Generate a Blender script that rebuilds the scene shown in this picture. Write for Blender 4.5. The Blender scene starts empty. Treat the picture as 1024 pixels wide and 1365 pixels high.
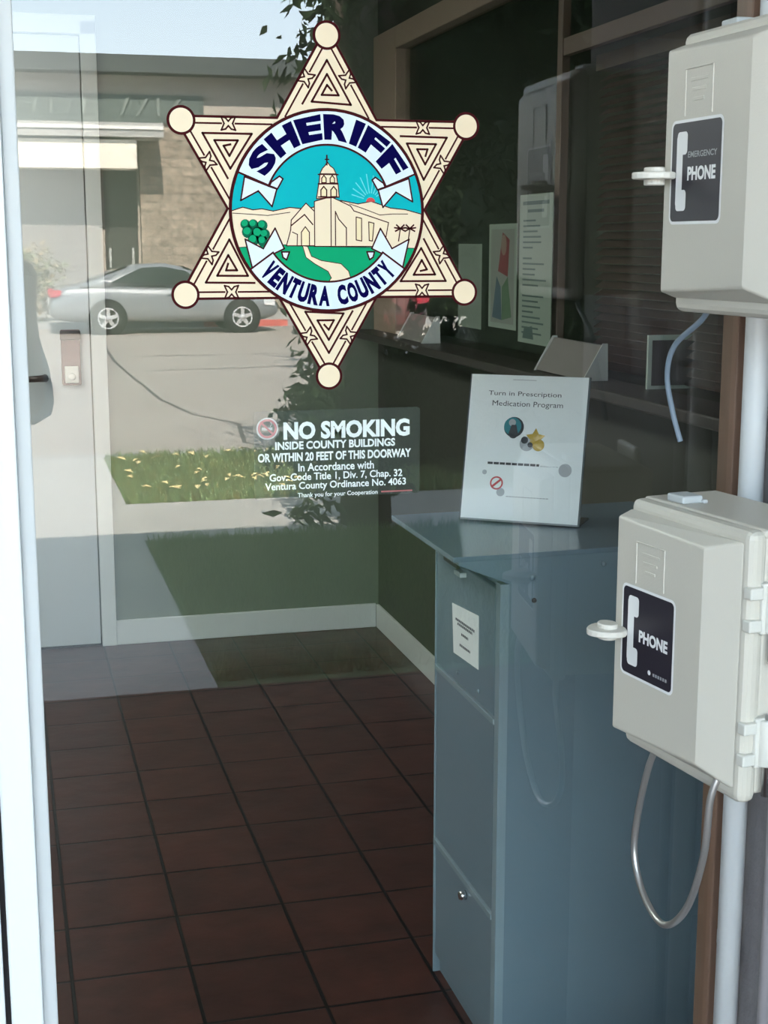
import bpy, bmesh, math, random
from mathutils import Vector, Matrix
random.seed(7)
S = bpy.context.scene
COL = S.collection
PI = math.pi

# ------------------------------------------------------------------ camera, world, sun, exposure
CAM_Y, CAM_Z = -1.73, 1.60
PITCH, YAW, FPX = math.radians(10.65), math.radians(15.0), 1900.0
cd = bpy.data.cameras.new('camera'); cam = bpy.data.objects.new('camera', cd); COL.objects.link(cam)
cam.location = (0, CAM_Y, CAM_Z)
cam.rotation_euler = (math.radians(90) - PITCH, 0, -YAW)
cd.sensor_fit = 'VERTICAL'; cd.sensor_height = 36.0; cd.lens = 36.0 * FPX / 1365.0
cd.clip_start = 0.005; cd.clip_end = 500
S.camera = cam

EXPOSURE = 0.85
SKY_LOW, SKY_MID, SKY_HIGH = (5.6, 6.3, 6.7), (4.2, 5.3, 6.2), (1.0, 1.3, 1.7)
SUN_ENERGY = 24.5
GLASS_MIN = 0.08
FILL_GLOW = 6.5
w = bpy.data.worlds.new('sky'); S.world = w; w.use_nodes = True
nt = w.node_tree; nt.nodes.clear()
tc = nt.nodes.new('ShaderNodeTexCoord'); sx = nt.nodes.new('ShaderNodeSeparateXYZ')
rp = nt.nodes.new('ShaderNodeValToRGB'); bg = nt.nodes.new('ShaderNodeBackground'); wo = nt.nodes.new('ShaderNodeOutputWorld')
nt.links.new(tc.outputs['Generated'], sx.inputs[0]); nt.links.new(sx.outputs['Z'], rp.inputs[0])
e = rp.color_ramp.elements
e[0].position = 0.0; e[0].color = (*[c/8 for c in SKY_LOW], 1)
e[1].position = 1.0; e[1].color = (*[c/8 for c in SKY_HIGH], 1)
m_ = e.new(0.22); m_.color = (*[c/8 for c in SKY_MID], 1)
bg.inputs[1].default_value = 8.0
nt.links.new(rp.outputs[0], bg.inputs[0]); nt.links.new(bg.outputs[0], wo.inputs[0])
sl = bpy.data.lights.new('sun', 'SUN'); sun = bpy.data.objects.new('sun', sl); COL.objects.link(sun)
sl.energy = SUN_ENERGY; sl.angle = math.radians(0.6); sl.color = (1.0, 0.93, 0.82)
sun.rotation_euler = Vector((0.08, -1.0, -1.0)).to_track_quat('-Z', 'Y').to_euler()
S.view_settings.view_transform = 'Standard'; S.view_settings.look = 'None'
S.view_settings.exposure = EXPOSURE; S.view_settings.gamma = 1; S.view_settings.use_curve_mapping = False
try:
    S.cycles.use_denoising = True; S.cycles.use_adaptive_sampling = False
    S.cycles.max_bounces = 10; S.cycles.transparent_max_bounces = 24
except Exception: pass

# ------------------------------------------------------------------ materials
MATS = {}
def mat(name, col, rough=0.6, metal=0.0, noise=None, bump=0.0, bscale=60.0, spec=0.5, coat=0.0):
    if name in MATS: return MATS[name]
    m = bpy.data.materials.new(name); m.use_nodes = True
    t = m.node_tree; b = t.nodes['Principled BSDF']
    b.inputs['Base Color'].default_value = (*col, 1); b.inputs['Roughness'].default_value = rough
    b.inputs['Metallic'].default_value = metal; b.inputs['Specular IOR Level'].default_value = spec
    b.inputs['Coat Weight'].default_value = coat
    if noise:
        col2, sc = noise
        g = t.nodes.new('ShaderNodeTexCoord'); n = t.nodes.new('ShaderNodeTexNoise'); n.inputs['Scale'].default_value = sc
        n.inputs['Detail'].default_value = 5
        r = t.nodes.new('ShaderNodeValToRGB'); r.color_ramp.elements[0].color = (*col, 1); r.color_ramp.elements[1].color = (*col2, 1)
        r.color_ramp.elements[0].position = .35; r.color_ramp.elements[1].position = .68
        t.links.new(g.outputs['Object'], n.inputs['Vector']); t.links.new(n.outputs[0], r.inputs[0]); t.links.new(r.outputs[0], b.inputs['Base Color'])
    if bump:
        g = t.nodes.new('ShaderNodeTexCoord'); n = t.nodes.new('ShaderNodeTexNoise'); n.inputs['Scale'].default_value = bscale
        n.inputs['Detail'].default_value = 4
        bp = t.nodes.new('ShaderNodeBump'); bp.inputs['Strength'].default_value = bump; bp.inputs['Distance'].default_value = .01
        t.links.new(g.outputs['Object'], n.inputs['Vector']); t.links.new(n.outputs[0], bp.inputs['Height']); t.links.new(bp.outputs[0], b.inputs['Normal'])
    MATS[name] = m; return m

def brick_mat(name, c1, c2, grout, bw, rh, mortar, loc=(0,0,0), rough=.5, offset=0.0, rot=(0,0,0), bump=.5, spec=.5, noise=.4):
    m = bpy.data.materials.new(name); m.use_nodes = True; t = m.node_tree; b = t.nodes['Principled BSDF']
    g = t.nodes.new('ShaderNodeTexCoord'); mp = t.nodes.new('ShaderNodeMapping'); br = t.nodes.new('ShaderNodeTexBrick')
    mp.inputs['Location'].default_value = loc; mp.inputs['Rotation'].default_value = rot
    br.offset = offset; br.squash = 1.0
    br.inputs['Color1'].default_value = (*c1, 1); br.inputs['Color2'].default_value = (*c2, 1); br.inputs['Mortar'].default_value = (*grout, 1)
    br.inputs['Scale'].default_value = 1.0; br.inputs['Mortar Size'].default_value = mortar; br.inputs['Mortar Smooth'].default_value = .2
    br.inputs['Brick Width'].default_value = bw; br.inputs['Row Height'].default_value = rh; br.inputs['Bias'].default_value = 0
    t.links.new(g.outputs['Object'], mp.inputs[0]); t.links.new(mp.outputs[0], br.inputs['Vector'])
    n = t.nodes.new('ShaderNodeTexNoise'); n.inputs['Scale'].default_value = 9; n.inputs['Detail'].default_value = 6
    t.links.new(g.outputs['Object'], n.inputs['Vector'])
    mx = t.nodes.new('ShaderNodeMix'); mx.data_type = 'RGBA'; mx.blend_type = 'MULTIPLY'; mx.inputs[0].default_value = noise
    t.links.new(br.outputs['Color'], mx.inputs[6])
    cr = t.nodes.new('ShaderNodeValToRGB'); cr.color_ramp.elements[0].color = (.3,.3,.3,1); cr.color_ramp.elements[1].color = (1.5,1.4,1.3,1)
    cr.color_ramp.elements[0].position = .3; cr.color_ramp.elements[1].position = .7
    t.links.new(n.outputs[0], cr.inputs[0]); t.links.new(cr.outputs[0], mx.inputs[7]); t.links.new(mx.outputs[2], b.inputs['Base Color'])
    ma = t.nodes.new('ShaderNodeMath'); ma.operation = 'MULTIPLY_ADD'; ma.inputs[1].default_value = -1.0
    t.links.new(br.outputs['Fac'], ma.inputs[0]); 
    ms = t.nodes.new('ShaderNodeMath'); ms.operation = 'MULTIPLY'; ms.inputs[1].default_value = .5; t.links.new(n.outputs[0], ms.inputs[0]); t.links.new(ms.outputs[0], ma.inputs[2])
    bp = t.nodes.new('ShaderNodeBump'); bp.inputs['Strength'].default_value = bump; bp.inputs['Distance'].default_value = .006
    t.links.new(ma.outputs[0], bp.inputs['Height']); t.links.new(bp.outputs[0], b.inputs['Normal'])
    b.inputs['Roughness'].default_value = rough; b.inputs['Specular IOR Level'].default_value = spec
    MATS[name] = m; return m

def glass_mat(name, base, tint, edge=.85):
    m = bpy.data.materials.new(name); m.use_nodes = True; t = m.node_tree; t.nodes.clear()
    o = t.nodes.new('ShaderNodeOutputMaterial'); mx = t.nodes.new('ShaderNodeMixShader')
    tr = t.nodes.new('ShaderNodeBsdfTransparent'); tr.inputs[0].default_value = (*tint, 1)
    if base is None:
        t.links.new(tr.outputs[0], o.inputs[0]); MATS[name] = m; return m
    gl = t.nodes.new('ShaderNodeBsdfGlossy'); gl.inputs['Roughness'].default_value = 0.0; gl.inputs[0].default_value = (1,1,1,1)
    lw = t.nodes.new('ShaderNodeLayerWeight'); lw.inputs[0].default_value = .5
    p = t.nodes.new('ShaderNodeMath'); p.operation = 'POWER'; p.inputs[1].default_value = 5.0
    ma = t.nodes.new('ShaderNodeMath'); ma.operation = 'MULTIPLY_ADD'; ma.inputs[1].default_value = edge; ma.inputs[2].default_value = base
    t.links.new(lw.outputs['Facing'], p.inputs[0]); t.links.new(p.outputs[0], ma.inputs[0]); t.links.new(ma.outputs[0], mx.inputs[0])
    t.links.new(tr.outputs[0], mx.inputs[1]); t.links.new(gl.outputs[0], mx.inputs[2]); t.links.new(mx.outputs[0], o.inputs[0])
    MATS[name] = m; return m

def film_mat(name, col, alpha):
    m = bpy.data.materials.new(name); m.use_nodes = True; t = m.node_tree; b = t.nodes['Principled BSDF']
    b.inputs['Base Color'].default_value = (*col, 1); b.inputs['Alpha'].default_value = alpha; b.inputs['Roughness'].default_value = .5
    b.inputs['Specular IOR Level'].default_value = 0.1
    MATS[name] = m; return m

# ------------------------------------------------------------------ mesh builder
class MB:
    def __init__(s): s.v=[]; s.f=[]; s.m=[]; s.sm=[]
    def add(s, vs, fs, mi=0, smooth=False):
        o=len(s.v); s.v += [tuple(p) for p in vs]
        for f in fs: s.f.append([i+o for i in f]); s.m.append(mi); s.sm.append(smooth)
    def box(s, x0,x1,y0,y1,z0,z1, mi=0):
        s.add([(x0,y0,z0),(x1,y0,z0),(x1,y1,z0),(x0,y1,z0),(x0,y0,z1),(x1,y0,z1),(x1,y1,z1),(x0,y1,z1)],
              [(0,3,2,1),(4,5,6,7),(0,1,5,4),(1,2,6,5),(2,3,7,6),(3,0,4,7)], mi)
    def hexa(s, lo, hi, mi=0):   # two quads, lo and hi, same winding
        s.add(list(lo)+list(hi), [(3,2,1,0),(4,5,6,7),(0,1,5,4),(1,2,6,5),(2,3,7,6),(3,0,4,7)], mi)
    def prism(s, poly, fn, h0, h1, mi=0):   # fn(a,b,h)->xyz
        n=len(poly); vs=[fn(a,b,h0) for a,b in poly]+[fn(a,b,h1) for a,b in poly]
        fs=[tuple(range(n))[::-1], tuple(range(n,2*n))]+[(i,(i+1)%n,n+(i+1)%n,n+i) for i in range(n)]
        s.add(vs, fs, mi)
    def tube(s, pts, r, n=10, mi=0, cap=True):
        pts=[Vector(p) for p in pts]; rs = r if isinstance(r,(list,tuple)) else [r]*len(pts)
        vs=[]; fs=[]; up=None
        for i,p in enumerate(pts):
            a=pts[max(i-1,0)]; b=pts[min(i+1,len(pts)-1)]; d=(b-a).normalized()
            if up is None: up = Vector((0,0,1)) if abs(d.z)<.9 else Vector((1,0,0))
            x=d.cross(up).normalized(); y=x.cross(d).normalized(); up=y
            for k in range(n):
                t=2*PI*k/n; vs.append(p+x*math.cos(t)*rs[i]+y*math.sin(t)*rs[i])
        for i in range(len(pts)-1):
            for k in range(n): fs.append((i*n+k,i*n+(k+1)%n,(i+1)*n+(k+1)%n,(i+1)*n+k))
        if cap: fs.append(tuple(range(n))[::-1]); fs.append(tuple(range((len(pts)-1)*n,len(pts)*n)))
        s.add(vs,fs,mi,True)
    def cyl(s, a, b, r, n=24, mi=0): s.tube([a,b], r, n, mi)
    def lathe(s, prof, c, axis='z', n=24, mi=0, smooth=True):  # prof [(r,h)]
        vs=[]; fs=[]
        for r,h in prof:
            for k in range(n):
                t=2*PI*k/n; a,b=r*math.cos(t),r*math.sin(t)
                vs.append({'z':(c[0]+a,c[1]+b,c[2]+h),'y':(c[0]+a,c[1]+h,c[2]+b),'x':(c[0]+h,c[1]+a,c[2]+b)}[axis])
        for i in range(len(prof)-1):
            for k in range(n): fs.append((i*n+k,i*n+(k+1)%n,(i+1)*n+(k+1)%n,(i+1)*n+k))
        fs.append(tuple(range(n))); fs.append(tuple(range((len(prof)-1)*n,len(prof)*n)))
        s.add(vs,fs,mi,smooth)
    def ball(s, c, r, n=12, mi=0):
        rx,ry,rz = r if isinstance(r,(list,tuple)) else (r,r,r)
        vs=[(c[0],c[1],c[2]-rz)]; fs=[]; K=n//2
        for i in range(1,K):
            t=-PI/2+PI*i/K
            for k in range(n): a=2*PI*k/n; vs.append((c[0]+rx*math.cos(t)*math.cos(a),c[1]+ry*math.cos(t)*math.sin(a),c[2]+rz*math.sin(t)))
        vs.append((c[0],c[1],c[2]+rz)); top=len(vs)-1
        for k in range(n): fs.append((0,1+(k+1)%n,1+k)); fs.append((top,1+(K-2)*n+k,1+(K-2)*n+(k+1)%n))
        for i in range(K-2):
            for k in range(n): a=1+i*n; fs.append((a+k,a+(k+1)%n,a+n+(k+1)%n,a+n+k))
        s.add(vs,fs,mi,True)
    def build(s, name, mats, parent=None, bevel=0, segs=2, normals=True, loc=None, rotz=0):
        me=bpy.data.meshes.new(name); me.from_pydata(s.v,[],s.f)
        mats = mats if isinstance(mats,(list,tuple)) else [mats]
        for m in mats: me.materials.append(m)
        me.polygons.foreach_set('material_index', s.m); me.polygons.foreach_set('use_smooth', s.sm)
        me.update()
        if normals:
            bm=bmesh.new(); bm.from_mesh(me); bmesh.ops.recalc_face_normals(bm, faces=bm.faces); bm.to_mesh(me); bm.free()
        o=bpy.data.objects.new(name, me); COL.objects.link(o)
        if parent: o.parent=parent
        if loc: o.location=loc
        if rotz: o.rotation_euler[2]=rotz
        if bevel:
            md=o.modifiers.new('bevel','BEVEL'); md.width=bevel; md.segments=segs; md.limit_method='ANGLE'; md.angle_limit=math.radians(35)
            md.harden_normals=False
        return o

def tag(o, label, cat, group=None, kind=None):
    o['label']=label; o['category']=cat
    if group: o['group']=group
    if kind: o['kind']=kind
    return o
def structure(o): o['kind']='structure'; return o
def empty(name, loc=(0,0,0), rotz=0, parent=None):
    o=bpy.data.objects.new(name,None); COL.objects.link(o); o.location=loc; o.rotation_euler[2]=rotz; o.empty_display_size=.05
    if parent: o.parent=parent
    return o

# ------------------------------------------------------------------ flat graphics on a frame fn(u,v,layer)->xyz
def text2d(s, bold=0.0, spacing=1.0):
    c=bpy.data.curves.new('txt','FONT'); c.body=s; c.size=1.0; c.offset=bold; c.space_character=spacing; c.resolution_u=3
    o=bpy.data.objects.new('txt',c); COL.objects.link(o)
    dg=bpy.context.evaluated_depsgraph_get(); dg.update()
    me=bpy.data.meshes.new_from_object(o.evaluated_get(dg))
    vs=[(v.co.x,v.co.y) for v in me.vertices]; fs=[list(p.vertices) for p in me.polygons]
    bpy.data.objects.remove(o); bpy.data.curves.remove(c); bpy.data.meshes.remove(me)
    return vs,fs
class Flat(MB):
    def __init__(s, fn): super().__init__(); s.fn=fn
    def poly(s, pts, mi, L): s.add([s.fn(u,v,L) for u,v in pts],[tuple(range(len(pts)))],mi)
    def disc(s, c, r, mi, L, n=64): s.poly([(c[0]+r*math.cos(2*PI*k/n), c[1]+r*math.sin(2*PI*k/n)) for k in range(n)],mi,L)
    def ring(s, c, r0, r1, mi, L, a0=0, a1=360, n=72):
        vs=[]; fs=[]
        for k in range(n+1):
            t=math.radians(a0+(a1-a0)*k/n)
            for r in (r0,r1): vs.append(s.fn(c[0]+r*math.cos(t),c[1]+r*math.sin(t),L))
        for k in range(n): fs.append((2*k,2*k+1,2*k+3,2*k+2))
        s.add(vs,fs,mi)
    def stroke(s, pts, wd, mi, L, closed=False):
        if closed: pts=list(pts)+[pts[0]]
        n=len(pts)
        for i in range(n-1):
            (x0,y0),(x1,y1)=pts[i],pts[i+1]; d=math.hypot(x1-x0,y1-y0) or 1e-9; ux,uy=(x1-x0)/d,(y1-y0)/d; h=wd/2
            x0-=ux*h*.8; y0-=uy*h*.8; x1+=ux*h*.8; y1+=uy*h*.8
            s.poly([(x0+uy*h,y0-ux*h),(x1+uy*h,y1-ux*h),(x1-uy*h,y1+ux*h),(x0-uy*h,y0+ux*h)],mi,L)
    def rect(s,u0,u1,v0,v1,mi,L): s.poly([(u0,v0),(u1,v0),(u1,v1),(u0,v1)],mi,L)
    def rrect(s,u0,u1,v0,v1,r,mi,L,n=6):
        p=[]
        for cx,cy,a in ((u1-r,v0+r,-90),(u1-r,v1-r,0),(u0+r,v1-r,90),(u0+r,v0+r,180)):
            for k in range(n+1): t=math.radians(a+90*k/n); p.append((cx+r*math.cos(t),cy+r*math.sin(t)))
        s.poly(p,mi,L)
    def text(s, st, u0,u1,v0,v1, mi, L, bold=0.0, warp=None):   # fitted to the box
        vs,fs=text2d(st,bold)
        if not vs: return
        xs=[a for a,b in vs]; ys=[b for a,b in vs]; x0,x1,y0,y1=min(xs),max(xs),min(ys),max(ys)
        q=[(u0+(a-x0)/(x1-x0)*(u1-u0), v0+(b-y0)/(y1-y0)*(v1-v0)) for a,b in vs]
        if warp: q=[warp(a,b) for a,b in q]
        s.add([s.fn(a,b,L) for a,b in q],fs,mi)

# colours
white_al = mat('white_aluminium',(.80,.83,.85),.35)
white_paint = mat('white_trim_paint',(.62,.64,.62),.5)
dark_gap = mat('dark_rubber',(.015,.012,.014),.7)
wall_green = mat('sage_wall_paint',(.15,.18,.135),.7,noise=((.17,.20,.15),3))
ceil_m = mat('ceiling_paint',(.5,.5,.48),.8)
brown_wood = mat('brown_wood',(.085,.04,.02),.45,noise=((.11,.055,.028),14))
tan_trim = mat('tan_trim_paint',(.36,.27,.21),.5)
beige_abs = mat('beige_enclosure',(.585,.557,.49),.42,bump=.05,bscale=400)
beige_emb = mat('beige_embossing',(.66,.65,.60),.4)
sign_black = mat('sign_black',(.022,.018,.03),.4)
sign_white = mat('sign_white',(.85,.85,.85),.45)
steel = mat('steel',(.55,.56,.57),.3,1.0)
galv = mat('conduit_paint',(.62,.64,.65),.4)
stucco = mat('lilac_grey_stucco',(.27,.255,.265),.85,noise=((.21,.195,.205),10),bump=.25,bscale=70)
brown_jamb = mat('brown_jamb',(.22,.13,.09),.5)
cab_m = mat('blue_grey_metal',(.150,.218,.265),.33,noise=((.162,.230,.278),2.5),bump=.03,bscale=300)
cab_edge = mat('blue_grey_metal_edge',(.23,.305,.345),.33)
black_m = mat('black_plastic',(.012,.012,.012),.4)
paper = mat('white_paper',(.88,.90,.90),.55)

# ------------------------------------------------------------------ SETTING: lobby
floor_m = brick_mat('brown_floor_tile',(.040,.0125,.0095),(.055,.018,.013),(.006,.005,.005),.26,.25,.0045,loc=(-.086,-.0,0),rough=.32,bump=.6,noise=.55,spec=.3)
b=MB(); b.box(-1.6,1.5,0.0,3.96,-.1,0); structure(b.build('floor',floor_m))
b=MB(); b.box(-1.6,4.2,0.02,4.1,2.62,2.75); structure(b.build('ceiling',ceil_m))
b=MB(); b.box(.40,4.2,3.96,4.1,0,2.62); b.box(-1.6,-.62,3.96,4.1,0,2.62); b.box(-.62,.40,3.96,4.1,2.40,2.62); structure(b.build('wall_back',wall_green))
b=MB(); b.box(-.9,.7,4.1,4.2,0,2.75); structure(b.build('wall_leak_stop',wall_green))  # unseen wall added behind the door to stop light leaking through its gaps
b=MB(); b.box(-.62,.40,3.96,4.1,-.1,.002); structure(b.build('trim_5',dark_gap))
b=MB(); b.box(-1.75,-1.6,0.02,4.1,0,2.62); structure(b.build('wall_left',wall_green))
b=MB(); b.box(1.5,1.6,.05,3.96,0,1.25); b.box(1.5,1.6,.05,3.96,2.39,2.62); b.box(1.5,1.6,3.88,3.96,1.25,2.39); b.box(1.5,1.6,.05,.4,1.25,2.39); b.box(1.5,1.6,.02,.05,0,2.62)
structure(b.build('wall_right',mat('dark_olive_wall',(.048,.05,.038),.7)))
b=MB(); b.box(4.1,4.2,.05,3.96,0,2.62); structure(b.build('wall_office',mat('office_wall_paint',(.17,.10,.075),.8)))
b=MB(); b.box(1.6,4.1,.05,3.96,-.1,0); structure(b.build('floor_office',mat('office_carpet',(.04,.035,.035),.95)))
# front of the building round the entrance
b=MB(); b.box(-4.5,-1.06,0,.14,0,3.2); b.box(-1.06,.9655,0,.14,2.2,3.2); b.box(.9655,8.5,0,.04,0,3.2); structure(b.build('wall_front',stucco))
b=MB(); b.box(-2.35,-2.2,-3.3,-.001,-.12,2.99); structure(b.build('added_shade_wall',stucco))  # unseen wall added to hold side light off the entrance
b=MB(); b.box(.965,1.65,-.55,-.001,0,2.99); structure(b.build('wall_pier',stucco))
b=MB(); b.box(-4.5,8.5,-3.45,0,3.0,3.25); structure(b.build('porch_roof',mat('porch_soffit',(.55,.53,.5),.8)))
b=MB(); b.box(1.75,8.5,-3.45,.04,3.251,7.5); structure(b.build('unseen_shade_block',stucco))  # unseen block added above the roof to shade the planting on the right
b=MB(); b.box(.38,1.486,3.944,3.959,0,.102); structure(b.build('baseboard_back',white_paint,bevel=.003))
b=MB(); b.box(1.486,1.499,.14,3.944,0,.10); structure(b.build('baseboard_right',white_paint,bevel=.003))

# unseen glowing panels added under the ceiling to brighten the lobby
for lx,ly in ((-.75,3.0),(-.75,1.9)):
    cl=empty('ceiling_fill_panel',(lx,ly,2.62)); tag(cl,'unseen fill light panel added to brighten the lobby, '+('nearer the interior door' if ly>2.5 else 'nearer the entrance glass'),'fill light')
    b=MB(); b.box(-.33,.33,-.63,.63,-.05,0); b.build('frame',white_paint,cl)
    em=bpy.data.materials.new('diffuser'+str(ly)); em.use_nodes=True; p_=em.node_tree.nodes['Principled BSDF']; p_.inputs['Emission Color'].default_value=(.97,1,.93,1); p_.inputs['Emission Strength'].default_value=FILL_GLOW
    b=MB(); b.box(-.3,.3,-.6,.6,-.056,-.05); b.build('diffuser',em,cl)
# interior door: leaf, frame, lock and lever
door_m = mat('pale_door_paint',(.50,.53,.54),.45)
b=MB(); b.box(-.60,.336,3.945,3.99,.012,2.365); d1=structure(b.build('door_1',door_m,bevel=.002))
b=MB(); b.box(.342,.40,3.94,3.97,0,2.42); b.box(-.66,.40,3.94,3.97,2.372,2.44); b.box(-.66,-.606,3.94,3.97,0,2.372)
b.build('door_frame',white_paint,d1,bevel=.002)
b=MB(); b.box(.225,.298,3.928,3.944,1.06,1.275)
lk=b.build('lock_plate',mat('bronze_lock',(.16,.09,.085),.4,.5),d1,bevel=.004)
b=MB(); b.box(.222,.30,3.918,3.93,1.235,1.272); b.build('lock_hood',mat('dark_bronze',(.03,.018,.018),.4),lk,bevel=.004)
b=MB(); b.box(.236,.288,3.915,3.93,1.07,1.135); b.lathe([(.0001,-.008),(.014,-.008),(.014,.004)],(.262,3.915,1.095),'y',16)
b.build('lock_turn',mat('pale_nickel',(.7,.68,.64),.35),lk,bevel=.003)
b=MB(); b.cyl((.16,3.94,1.092),(.16,3.89,1.092),.013,12); b.tube([(.165,3.89,1.092),(.13,3.887,1.092),(.085,3.89,1.09)],[.014,.013,.012],10)
b.build('lever_handle',mat('dark_lever',(.04,.035,.035),.35,.6),d1)

# reception window in the right wall
wf=MB()
wf.box(1.46,1.52,3.56,3.88,1.25,2.39); wf.box(1.46,1.52,.4,3.56,2.31,2.39); wf.box(1.46,1.52,.4,.46,1.25,2.31)
win=structure(wf.build('window_1',tan_trim,bevel=.004))
b=MB(); b.box(1.475,1.499,1.95,1.985,1.262,2.31); b.box(1.478,1.499,.46,1.95,2.09,2.135); b.build('window_mullion',mat('dark_brown_mullion',(.15,.105,.08),.5),win,bevel=.002)
b=MB(); b.box(1.50,1.506,.46,3.56,1.262,2.31); pg=b.build('window_pane',[glass_mat('office_glass',.012,(.9,.92,.9),.4)],win)
b=MB(); b.box(1.36,1.62,.4,3.88,1.235,1.262); structure(b.build('trim_1',mat('dark_counter',(.035,.026,.022),.4),bevel=.004))['label']='dark reception counter ledge'
# blind behind the near pane
bl=empty('window_blind',(1.58,1.18,2.09)); tag(bl,'brown wooden slat blind lowered behind the nearer reception window pane','blind')
b=MB(); b.box(-.02,.03,-.72,.74,-.04,0); b.build('head_rail',brown_wood,bl)
b=MB()
for k in range(36):
    z=-.06-k*.0215; b.hexa([(-.012,-.71,z-.008),(.012,-.71,z+.008),(.012,.73,z+.008),(-.012,.73,z-.008)],[(-.011,-.71,z-.006),(.013,-.71,z+.010),(.013,.73,z+.010),(-.011,.73,z-.006)])
b.build('slats',mat('red_brown_slat',(.06,.021,.010),.6),bl)

# ------------------------------------------------------------------ ENTRANCE DOOR
GX0,GX1=.012,.948
b=MB(); b.box(-.027,.012,-.028,.03,.02,2.19); d2=structure(b.build('door_2',white_al,bevel=.003))
b=MB(); b.box(.012,.030,-.013,.016,.12,2.12); b.build('glazing_bead',mat('grey_white_bead',(.56,.58,.59),.4),d2,bevel=.002)
b=MB(); b.box(.012,.945,-.028,.03,.02,.14); b.build('bottom_rail',white_al,d2,bevel=.003)
b=MB(); b.box(.012,.945,-.028,.03,2.10,2.19); b.build('top_rail',white_al,d2,bevel=.003)
b=MB()
x0,x1,z0,z1=.014,.946,.12,2.12; b.add([(x0,0,z0),(x1,0,z0),(x1,0,z1),(x0,0,z1)],[(0,1,2,3)],0)
b.add([(x0,.006,z0),(x1,.006,z0),(x1,.006,z1),(x0,.006,z1)],[(3,2,1,0)],1)
b.add([(x0,0,z0),(x1,0,z0),(x1,0,z1),(x0,0,z1),(x0,.006,z0),(x1,.006,z0),(x1,.006,z1),(x0,.006,z1)],[(0,4,5,1),(1,5,6,2),(2,6,7,3),(3,7,4,0)],1)
b.build('glass_pane',[glass_mat('door_glass',GLASS_MIN,(.94,.96,.95)),glass_mat('door_glass_back',None,(.98,.985,.98))],d2,normals=False)
b=MB(); b.box(-.034,-.028,-.012,.02,0,2.2); b.build('door_gap_seal',dark_gap,d2)
b=MB(); b.box(-.092,-.034,-.028,.03,.02,2.19); d3=structure(b.build('door_3',white_al,bevel=.003))
b=MB(); b.box(-1.05,-.99,-.028,.03,.02,2.19); b.build('outer_stile',white_al,d3,bevel=.003)
b=MB(); b.box(-.99,-.092,-.028,.03,.02,.14); b.build('bottom_rail',white_al,d3,bevel=.003)
b=MB(); b.box(-.99,-.092,-.028,.03,2.10,2.19); b.build('top_rail',white_al,d3,bevel=.003)
b=MB(); b.add([(-.99,0,.14),(-.092,0,.14),(-.092,0,2.1),(-.99,0,2.1)],[(0,1,2,3)],0)
b.add([(-.99,.006,.14),(-.092,.006,.14),(-.092,.006,2.1),(-.99,.006,2.1)],[(3,2,1,0)],1)
b.build('glass_pane',[MATS['door_glass'],MATS['door_glass_back']],d3,normals=False)
b=MB(); b.box(.947,.9645,-.012,.03,0,2.2); structure(b.build('trim_3',brown_jamb,bevel=.002))
b=MB(); b.box(-1.06,.965,-.03,.05,2.19,2.21); structure(b.build('trim_4',white_al))

# ------------------------------------------------------------------ STAR DECAL
SX,SZ=.3925,1.6415; PX=1/1120.0
def star_fn(u,v,L): return (SX+u*PX, -.0012-.00016*L, SZ+v*PX)
cream=mat('decal_cream',(.80,.655,.46),.4); maroon=mat('decal_maroon',(.055,.010,.012),.9,spec=.0); ribbon=mat('decal_pale_blue',(.66,.75,.88),.4)
navy=mat('decal_navy',(.004,.003,.055),.9,spec=.0); aqua=mat('decal_turquoise',(.0,.42,.46),.6,spec=.1); aqua2=mat('decal_pale_turquoise',(.12,.60,.66),.6,spec=.1)
green=mat('decal_green',(.0,.33,.14),.6,spec=.1); dgreen=mat('decal_dark_green',(.0,.12,.06),.6,spec=.1); red=mat('decal_red',(.55,.03,.03),.4)
star=empty('star_badge_decal',(SX,0,SZ)); tag(star,'large six-pointed sheriff star decal in cream and maroon on the door glass','decal')
def fix(o): o.matrix_parent_inverse=Matrix.Translation((-SX,0,-SZ)); return o
def rot(p,a): c,s=math.cos(a),math.sin(a); return (p[0]*c-p[1]*s,p[0]*s+p[1]*c)
R=229.0
F=Flat(star_fn)
hexv=[]
for k in range(6):
    a=PI/2+k*PI/3; hexv.append((241*math.cos(a),241*math.sin(a))); a+=PI/6; hexv.append((241/math.sqrt(3)*math.cos(a),241/math.sqrt(3)*math.sin(a)))
F.poly(hexv,1,0)
sc=(241-6.5)/241; F.poly([(x*sc,y*sc) for x,y in hexv],0,1)
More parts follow.
